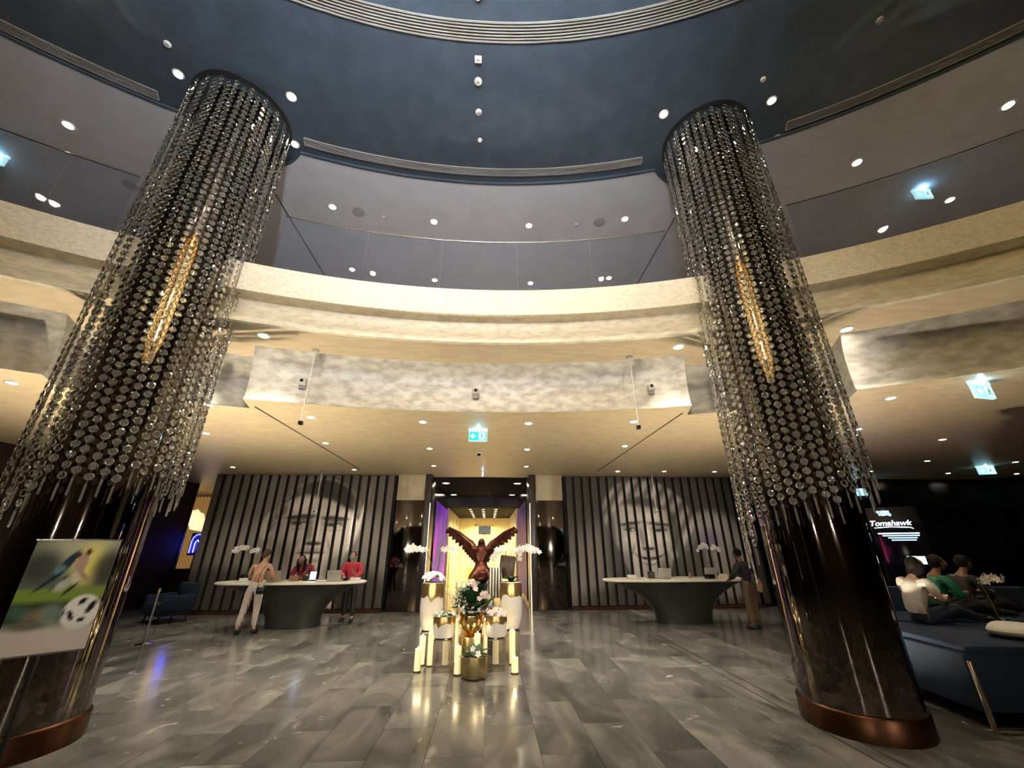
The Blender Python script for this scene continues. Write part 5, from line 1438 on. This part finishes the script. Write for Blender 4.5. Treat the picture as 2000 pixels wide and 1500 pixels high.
for s in (-1, 1):
    w0 = Vector((s * 0.12, 0.03, 1.7)); w1 = Vector((s * 0.28, 0.05, 1.86)); w2 = Vector((s * 0.6, 0.02, 2.08))
    arm = MB().tube([w0, w0.lerp(w1, .5) + Vector((0, 0, .03)), w1, w1.lerp(w2, .5) + Vector((0, 0, .02)), w2], [0.055, 0.05, 0.042, 0.03, 0.012], 8).build('wing_bone', M_cop, sc)
    for layer in range(2):
        for k in range(11):
            q = k / 10
            p = (w0.lerp(w1, q * 2) if q < 0.5 else w1.lerp(w2, q * 2 - 1))
            ln = (0.25 - 0.1 * q) * (1 if layer == 0 else 0.55)
            d = Vector((s * (0.05 + 0.6 * q), 0.0, -0.95 + 0.45 * q)).normalized()
            sd = Vector((d.z, 0, -d.x))
            y = 0.0 + layer * -0.02 + k * 0.002
            wv = 0.05
            vs = []
            for tt, ww in ((0, 0.7), (0.35, 1.0), (0.75, 0.85), (1.0, 0.12)):
                c = p + d * ln * tt + Vector((0, y + 0.03 * tt, 0))
                for e, yy in ((-1, 0), (0, -0.009), (1, 0)):
                    vs.append(c + sd * wv * ww * e + Vector((0, yy, 0)))
                vs.append(c + Vector((0, 0.008, 0)))
            fs = []
            for i in range(3):
                o = i * 4
                for a_, b_ in ((0, 1), (1, 2), (2, 3), (3, 0)):
                    fs.append((o + a_, o + b_, o + 4 + b_, o + 4 + a_))
            MB().add([tuple(v) for v in vs], fs + [(3, 2, 1, 0), (12, 13, 14, 15)]).build('feather', M_cop, sc)
MB().cbox((0.34, 0.1, 1.42), (0.3, 0.06, 0.42), 0.03, M=Matrix.Rotation(0.12, 4, 'Y')).build('shield', mat('brown_leatherette', (0.06, 0.025, 0.02), 0.4), sc)
zb = MB()
vs = []; fs = []
for j in range(9):
    for i in range(13):
        u = i / 12 - 0.5; v = j / 8
        vs.append((0.27 + u * (0.2 + 0.12 * v), -0.22 - 0.05 * math.cos(u * 16) * v - 0.08 * (1 - (2 * u) ** 2), 1.38 - 0.5 * v))
for j in range(8):
    for i in range(12):
        fs.append((j * 13 + i, j * 13 + i + 1, (j + 1) * 13 + i + 1, (j + 1) * 13 + i))
zb.add(vs, fs)
zo = zb.build('striped_drape', striped('zebra_cloth', (0.02, 0.018, 0.016), (0.85, 0.8, 0.74), 6, 'X', 0.6), sc)
sm = zo.modifiers.new('thick', 'SOLIDIFY'); sm.thickness = 0.012

# desk orchids
def desk_orchid(label, x, y, flip=1, h=0.75):
    t = thing('desk_orchid', label, 'orchid', (x, y, ZT))
    MB().lathe([(0.06, 0.0), (0.085, 0.02), (0.09, 0.1), (0.085, 0.13), (0.075, 0.132), (0.0, 0.12)], 24, close=False).build('pot', M_black, t)
    leaves(t, (0, 0, 0.12), 7, 0.22, 0.035, rg, M_leaf, 0.7)
    spray(t, (0, 0, 0.12), [(0.02 * flip, 0, 0.4), (-0.06 * flip, -0.02, h - 0.06), (-0.2 * flip, -0.03, h), (-0.36 * flip, -0.04, h - 0.1)], 14, 0.055, rg)
    spray(t, (0.01, 0, 0.12), [(0.05 * flip, 0, 0.38), (0.03 * flip, 0.01, h - 0.1), (0.12 * flip, 0, h - 0.04), (0.22 * flip, 0, h - 0.12)], 10, 0.05, rg)
desk_orchid('white orchid in a dark pot at the outer end of the staffed desk', -5.72, 11.15, 1, 0.78)
desk_orchid('white orchid in a dark pot beside the person in khaki', 6.2, 11.1, 1, 0.78)
# ------------------------------------------------------------------ corridor, bar, lounge and foreground pieces
for sx in (-1, 1):
    s = thing('light_panel', 'tall purple lit panel on the %s corridor wall' % ('left' if sx < 0 else 'right'), 'screen', (sx * 1.592, 16.6, 0))
    pm = bpy.data.materials.new('purple_panel_%d' % sx); pm.use_nodes = True
    tt = pm.node_tree; bb = tt.nodes['Principled BSDF']
    tc = nd(tt, 'ShaderNodeTexCoord'); nz = nd(tt, 'ShaderNodeTexNoise'); nz.inputs['Scale'].default_value = 0.9; nz.inputs['Detail'].default_value = 1
    rp = nd(tt, 'ShaderNodeValToRGB')
    e = rp.color_ramp.elements
    e[0].position = 0.36; e[0].color = (0.03, 0.008, 0.12, 1); e[1].position = 0.68; e[1].color = (0.42, 0.0, 0.34, 1)
    x_ = e.new(0.52); x_.color = (0.12, 0.0, 0.26, 1)
    tt.links.new(tc.outputs['Object'], nz.inputs[0]); tt.links.new(nz.outputs['Fac'], rp.inputs[0]); tt.links.new(rp.outputs[0], bb.inputs['Emission Color'])
    bb.inputs['Emission Strength'].default_value = 0.42 if sx < 0 else 0.1
    bb.inputs['Base Color'].default_value = (0.004, 0.003, 0.008, 1)
    bb.inputs['Specular IOR Level'].default_value = 0.1
    MB().box((0, 0, 1.7), (0.03, 4.2, 3.1)).build('panel', pm, s)
    for yy in (-2.12, 2.12):
        MB().box((0, yy, 1.7), (0.05, 0.05, 3.2)).build('panel_edge', M_black, s)
for k, (x, y) in enumerate(((-1.3, 14.7), (1.3, 14.7), (-1.3, 18.2), (1.3, 18.2))):
    downlight('wide downlight in the black portal ceiling, %s' % ('front left', 'front right', 'back left', 'back right')[k], x, y, 3.87, 12, 0.11, 'portal downlights', lens=M_lens2)
for i, x in enumerate((-0.62, 0.0, 0.62)):
    for j in range(6):
        downlight('small downlight in the inner corridor ceiling, %s row, %s from the portal' % (('left', 'middle', 'right')[i], ('first', 'second', 'third', 'fourth', 'fifth', 'sixth')[j]),
                  x, 20.0 + j * 1.1, 3.39, 150 if j % 2 == 0 else 100, 0.06, 'inner corridor downlights', lens=M_lens2, col=(1.0, 0.82, 0.45), size=140, spots=(i != 1))
tv = thing('wall_screen', 'small dark screen on the cream end wall of the corridor', 'television', (0.04, 26.4, 2.68))
MB().cbox((0, 0, 0), (0.74, 0.06, 0.42), 0.01).build('bezel', M_black, tv)
MB().box((0, -0.033, 0), (0.68, 0.004, 0.36)).build('screen', mat('dim_screen', (0.03, 0.035, 0.045), 0.15, emit=(0.05, 0.06, 0.08), es=0.5), tv)
yc = thing('yellow_sign', 'small yellow floor sign in the corridor left of the sculpture', 'sign', (-0.72, 24.4, 0))
MB().prism([(-0.16, 0), (0.16, 0), (0.1, 0.62), (-0.1, 0.62)], 0.02, M=Matrix.Translation((0, -0.1, 0)) @ Matrix.Rotation(R(-10), 4, 'X')).build('board', mat('sign_yellow', (0.85, 0.6, 0.03), 0.4), yc)
MB().prism([(-0.16, 0), (0.16, 0), (0.1, 0.62), (-0.1, 0.62)], 0.02, M=Matrix.Translation((0, 0.12, 0)) @ Matrix.Rotation(R(10), 4, 'X')).build('board', mat('sign_yellow'), yc)
for x, y, lb in ((-0.5, 25.6, 'left'), (0.55, 25.6, 'right')):
    pd = thing('pendant_lamp', 'tiny dark pendant lamp on the %s before the corridor screen' % lb, 'pendant lamp', (x, y, 3.39))
    MB().tube([(0, 0, 0), (0, 0, -0.4)], 0.006, 5).build('cord', M_black, pd)
    MB().ell((0, 0, -0.45), 0.06, 10, 8).build('shade', M_black, pd)

# bar behind the side wall: gilt lattice, shell lamp, neon arch
lat = thing('gilt_lattice', 'gilt lattice screen lit from within beside the man portrait', 'screen', (-11.0, 18.6, 0))
M_gilt = mat('gilt_bar', (0.55, 0.36, 0.12), 0.35, 0.7, emit=(1.0, 0.62, 0.2), es=0.05)
lb_ = MB()
for i in range(-22, 34):
    x0 = -2.2 + i * 0.13
    for s in (-1, 1):
        xa, za, xb, zb_ = x0, 0.3, x0 + s * 2.1, 3.8
        pts = []
        for q in range(25):
            x = xa + (xb - xa) * q / 24; z = za + (zb_ - za) * q / 24
            if -2.2 <= x <= 2.6: pts.append((x, 0.012 * s, z))
        if len(pts) > 1: lb_.tube([pts[0], pts[-1]], 0.016, 4)
o = lb_.build('lattice_bars', M_gilt, lat); o['kind'] = 'stuff'
MB().box((0.2, 0.25, 2.0), (4.9, 0.02, 3.6)).build('back_glow', mat('amber_back', (0.25, 0.12, 0.04), 0.5, emit=(1.0, 0.5, 0.14), es=0.05), lat)
for x in (-2.25, 2.65):
    MB().cbox((x, 0, 1.94), (0.08, 0.08, 3.88), 0.01).build('frame_post', M_gilt, lat)
for z in (3.3, 2.2, 1.3):
    MB().box((0.2, 0.05, z), (4.8, 0.05, 0.03)).build('shelf_bar', M_gilt, lat)
tb = thing('shell_lamp', 'large cream shell lamp glowing in the bar beside the lattice', 'lamp', (-11.75, 17.4, 2.45))
sh = MB()
vs = []; fs = []; nA, nR = 15, 5
for i in range(nA):
    a = R(-10 + 200 * i / (nA - 1))
    for j in range(nR):
        r = 0.1 + 0.62 * j / (nR - 1) * (1 + 0.06 * math.cos(i * math.pi))
        vs.append((r * math.cos(a) * 0.9, -0.12 * math.sin(j) + 0.05 * (i % 2), r * math.sin(a)))
for i in range(nA - 1):
    for j in range(nR - 1):
        fs.append((i * nR + j, i * nR + j + 1, (i + 1) * nR + j + 1, (i + 1) * nR + j))
o = sh.add(vs, fs).build('shell', mat('glowing_shell', (0.7, 0.6, 0.35), 0.5, emit=(1.0, 0.82, 0.45), es=0.3), tb)
o.modifiers.new('thick', 'SOLIDIFY').thickness = 0.03
MB().tube([(0, 0, 0.5), (0, 0, 1.55)], 0.012, 6).build('cord', M_black, tb)
point(tb, (0, -0.3, 0.2), 3, (1.0, 0.75, 0.4), 0.2)
nb = thing('neon_arch', 'blue neon arch glowing in the bar beside the man portrait', 'neon sign', (-10.2, 15.9, 1.55))
MB().tube([(-0.2, 0, 0.0), (-0.2, 0, 0.4), (-0.17, 0, 0.52), (-0.09, 0, 0.6), (0, 0, 0.63), (0.09, 0, 0.6), (0.17, 0, 0.52), (0.2, 0, 0.4), (0.2, 0, 0.0)], 0.016, 8).build('outer_tube', emis('blue_neon', (0.06, 0.08, 1.0), 3), nb)
MB().tube([(-0.07, 0.0, 0.02), (-0.07, 0, 0.35), (0, 0, 0.44), (0.07, 0, 0.35), (0.07, 0, 0.02)], 0.012, 8).build('inner_tube', emis('blue_neon2', (0.1, 0.12, 1.0), 5), nb)
MB().cbox((0, 0.05, 0.3), (0.55, 0.04, 0.75), 0.01).box((0, 0.05, -0.245), (0.05, 0.03, 0.49)).build('backboard', mat('violet_board', (0.08, 0.05, 0.14), 0.4), nb)
np_ = thing('neon_tube', 'slim violet neon tube at the edge of the gilt lattice', 'neon sign', (-11.45, 16.6, 1.2))
MB().tube([(0, 0, 0), (0.05, 0, 0.7)], 0.018, 8).build('tube', emis('violet_neon', (0.3, 0.06, 1.0), 5), np_)
MB().box((0, 0.05, -0.25), (0.05, 0.04, 1.9)).build('post', M_black, np_)
for k in (0, 0.7):
    MB().ell((0.07 * k, 0, k), 0.026, 8, 6).build('end_cap', M_black, np_)
bc = thing('bar_counter', 'dark bar counter below the gilt lattice', 'bar counter', (-10.3, 15.95, 0))
MB().cbox((0, 0, 0.5), (1.6, 0.55, 1.0), 0.02).build('body', mat('brown_bar', (0.06, 0.03, 0.018), 0.35), bc)
MB().cbox((0, 0, 1.03), (1.7, 0.65, 0.06), 0.01).build('counter_top', M_black, bc)
paperbox('menu_card', 'white menu card standing on the dark bar counter', 'menu', -10.1, 15.85, 1.06, (0.14, 0.04, 0.3), M_white, lid=False)

# lit menu board in the lounge
tm = thing('menu_board', 'black lit menu board with white script lettering in the lounge', 'sign', (10.15, 9.62, 0), R(-42))
MB().cbox((0, 0, 1.45), (0.95, 0.1, 2.3), 0.01).build('panel', mat('gloss_black_panel', (0.004, 0.005, 0.012), 0.12), tm)
MB().box((0, 0, 0.15), (1.1, 0.4, 0.3)).build('foot', M_black, tm)
M_glow = emis('sign_white', (0.72, 0.85, 1.0), 2.2)
M_glowb = emis('sign_blue', (0.22, 0.5, 1.0), 1.6)
def text(body, x, z, size, m, parent, name, shear=0.0, y=-0.056):
    c = bpy.data.curves.new(name, 'FONT'); c.body = body; c.size = size; c.extrude = 0.002; c.align_x = 'CENTER'; c.shear = shear; c.offset = 0.001
    c.materials.append(m)
    o_ = bpy.data.objects.new(name, c); COL.objects.link(o_); bpy.context.view_layer.update()
    me = bpy.data.meshes.new_from_object(o_.evaluated_get(bpy.context.evaluated_depsgraph_get()))
    bpy.data.objects.remove(o_)
    o = bpy.data.objects.new(name, me); COL.objects.link(o); o.parent = parent; o.location = (x, y, z); o.rotation_euler = (R(90), 0, 0)
    return o
text('Tomahawk', -0.1, 2.18, 0.17, M_glow, tm, 'script_lettering', 0.3)
MB().tube([(-0.4, -0.056, 2.13), (-0.1, -0.056, 2.15), (0.25, -0.056, 2.13), (0.3, -0.056, 2.1)], 0.008, 5).build('swash', M_glow, tm)
emb = MB()
for k, (x, z, w_, h) in enumerate(((-0.25, 2.5, 0.06, 0.05), (-0.18, 2.5, 0.05, 0.045), (-0.12, 2.5, 0.05, 0.05), (-0.06, 2.5, 0.05, 0.045), (-0.22, 2.44, 0.05, 0.05), (-0.16, 2.435, 0.05, 0.055), (-0.1, 2.44, 0.05, 0.05), (-0.04, 2.43, 0.05, 0.06))):
    emb.box((x, -0.054, z), (w_, 0.006, h))
emb.build('emblem', M_glowb, tm)
for k, (x, wd) in enumerate(((0.0, 0.74), (0.03, 0.66), (0.05, 0.52), (0.06, 0.44))):
    MB().box((x, -0.054, 2.0 - k * 0.05), (wd, 0.006, 0.022)).build('text_line', M_glow if k == 0 else M_glowb, tm)
tv = thing('lounge_screen', 'small glowing screen below the lit menu board', 'screen', (10.05, 9.3, 1.42), R(-42))
MB().cbox((0, 0, 0), (0.34, 0.04, 0.2), 0.008).build('bezel', M_black, tv)
MB().box((0, -0.023, 0), (0.3, 0.004, 0.16)).build('screen', emis('pale_blue_screen', (0.45, 0.8, 1.0), 1.6), tv)
MB().box((0, 0.02, -0.75), (0.06, 0.04, 1.3)).build('post', M_black, tv)
pn = thing('pink_neon', 'upright pink neon tube glowing behind the right column', 'neon sign', (8.62, 9.0, 0))
MB().tube([(0, 0, 1.28), (-0.02, 0, 2.2)], 0.03, 8).build('tube', emis('pink_neon_glow', (1.0, 0.1, 0.42), 5), pn)
MB().cbox((0, 0.06, 1.1), (0.14, 0.05, 2.2), 0.01).build('post', M_black, pn)
point(pn, (0, -0.15, 1.7), 0.3, (1.0, 0.1, 0.4), 0.2)
lo = thing('lounge_orchid', 'pale flower spray in the dark lounge at the right', 'orchid', (6.72, 5.36, 0.75))
MB().lathe([(0.05, 0.0), (0.075, 0.02), (0.08, 0.12), (0.07, 0.125), (0.0, 0.11)], 20, close=False).build('pot', M_black, lo)
leaves(lo, (0, 0, 0.11), 6, 0.18, 0.03, rg, M_leaf, 0.7)
spray(lo, (0, 0, 0.11), [(-0.02, 0, 0.4), (-0.08, 0, 0.58), (0.02, -0.03, 0.6), (0.14, -0.06, 0.62)], 13, 0.05, rg)

# poster on a stand in front of the left column
M_post = print_mat('poster_print', 0.6, 0.0, 0.0, 0.15)
def poster_fn(x, z):
    # x 0..1 from left, z 0..1 from bottom: two players, floodlit pitch, ball
    c = [0.13, 0.15, 0.14]
    def mix(col, t):
        for i in range(3): c[i] = lerp(c[i], col[i], t)
    mix((0.36, 0.36, 0.3), 0.9 * el(x, z, 0.62, 0.95, 0.5, 0.25, 0.7))
    mix((0.5, 0.46, 0.2), 0.9 * el(x, z, 0.68, 0.76, 0.16, 0.2, 0.8))
    mix((0.06, 0.06, 0.06), 0.8 * el(x, z, 0.16, 0.76, 0.2, 0.13, 0.6))
    mix((0.06, 0.06, 0.055), 0.8 * el(x, z, 0.93, 0.74, 0.16, 0.15, 0.6, 0.5))
    if z < 0.58: mix((0.2, 0.25, 0.08), min(1, (0.58 - z) / 0.04))
    if z < 0.46: mix((0.06, 0.08, 0.05), min(1, (0.46 - z) / 0.05))
    if z < 0.27: mix((0.4, 0.36, 0.34), min(1, (0.27 - z) / 0.08))
    mix((0.03, 0.06, 0.09), el(x, z, 0.42, 0.76, 0.17, 0.05, 0.3, 0.9))
    mix((0.14, 0.22, 0.24), el(x, z, 0.38, 0.72, 0.07, 0.05, 0.3))
    mix((0.03, 0.05, 0.06), el(x, z, 0.3, 0.62, 0.16, 0.018, 0.3, 0.6))
    mix((0.04, 0.05, 0.06), el(x, z, 0.42, 0.6, 0.1, 0.016, 0.3, 0.75))
    mix((0.34, 0.27, 0.24), el(x, z, 0.6, 0.78, 0.075, 0.1, 0.3))
    mix((0.1, 0.07, 0.05), el(x, z, 0.64, 0.885, 0.035, 0.03, 0.25))
    mix((0.1, 0.07, 0.05), el(x, z, 0.53, 0.86, 0.03, 0.025, 0.25))
    mix((0.4, 0.38, 0.34), el(x, z, 0.6, 0.65, 0.06, 0.06, 0.3))
    mix((0.3, 0.24, 0.2), el(x, z, 0.68, 0.66, 0.11, 0.02, 0.3, -0.6))
    mix((0.04, 0.045, 0.04), el(x, z, 0.57, 0.54, 0.09, 0.016, 0.4, 0.7))
    mix((0.34, 0.35, 0.33), el(x, z, 0.47, 0.58, 0.09, 0.05, 0.5, 0.4))
    mix((0.46, 0.46, 0.46), el(x, z, 0.8, 0.33, 0.22, 0.155, 0.08))
    for a, b, r, g in ((0.78, 0.425, 0.05, 0.5), (0.9, 0.37, 0.07, 0.9), (0.69, 0.3, 0.055, -0.9), (0.83, 0.26, 0.045, 0.2), (0.6, 0.33, 0.03, 1.2)):
        mix((0.02, 0.025, 0.025), el(x, z, a, b, r, r * 0.5, 0.25, g))
    mix((0.2, 0.24, 0.24), 0.8 * el(x, z, 0.45, 0.33, 0.15, 0.09, 0.5))
    mix((0.24, 0.2, 0.15), 0.7 * el(x, z, 0.28, 0.3, 0.13, 0.08, 0.6))
    mix((0.07, 0.07, 0.06), 0.7 * el(x, z, 0.25, 0.24, 0.2, 0.04, 0.5))
    mix((0.1, 0.2, 0.21), 0.5 * el(x, z, 0.1, 0.36, 0.12, 0.06, 0.6))
    k = 0.3 if z > 0.27 else lerp(0.7, 0.3, max(0, (z - 0.2) / 0.07))
    return tuple((0.5 if z > 0.27 else 0.42 + 0.08 * max(0, (z - 0.2) / 0.07)) * (q / 0.45) ** (1.7 if z > 0.27 else 1.2) for q in c)
ps = thing('poster_stand', 'printed football poster on a slim black stand in front of the left column', 'poster', (-3.38, 4.02, 0), R(41))
PW, PH, PZ = 0.53, 0.86, 0.95
xs = [PW * (i / 40 - 0.5) for i in range(41)]
zs = [PH * j / 56 for j in range(57)]
me, _ = grid_print(xs, zs, -0.012, 0.012, lambda x, z: poster_fn(x / PW + 0.5, z / PH), 'poster_sheet', M_post)
po = link('poster_sheet', me, ps, (0, 0, PZ)); po.rotation_euler = (R(-2), 0, 0)
for z in (PZ - 0.006, PZ + PH + 0.004):
    MB().box((0, 0.0 if z < 1.5 else 0.03, z), (PW + 0.02, 0.03, 0.012)).build('frame_edge', M_chrome, ps)
MB().tube([(0, 0.05, 0.02), (0, 0.05, 1.5)], 0.016, 8).build('pole', M_black, ps)
MB().lathe([(0.2, 0.0), (0.2, 0.012), (0.03, 0.022)], 24, c=(0, 0.05, 0)).build('foot', M_black, ps)
MB().box((0, 0.05, 1.2), (0.1, 0.04, 0.2)).build('bracket', M_black, ps)
# barrier post near the side wall
bp = thing('barrier_post', 'slim chrome barrier post standing behind the left column', 'barrier post', (-6.4, 9.4, 0))
MB().lathe([(0.14, 0.0), (0.14, 0.01), (0.03, 0.03)], 24).build('foot', M_chrome, bp)
MB().lathe([(0.018, 0.02), (0.018, 0.9), (0.03, 0.92), (0.03, 0.98)], 12).build('pole', M_chrome, bp)
st = thing('lounge_chair', 'dark low armchair beside the bar entrance behind the left column', 'armchair', (-7.9, 12.0, 0), R(-30))
MB().cbox((0, 0, 0.3), (0.8, 0.75, 0.28), 0.05).build('seat', M_velvet, st)
MB().cbox((0, 0.36, 0.6), (0.8, 0.14, 0.55), 0.05).build('backrest', M_velvet, st)
for s in (-1, 1):
    MB().cbox((s * 0.4, 0, 0.45), (0.12, 0.75, 0.35), 0.04).build('armrest', M_velvet, st)
    for q in (-1, 1):
        MB().tube([(s * 0.33, q * 0.3, 0.0), (s * 0.33, q * 0.3, 0.2)], 0.02, 8).build('leg', M_black, st)
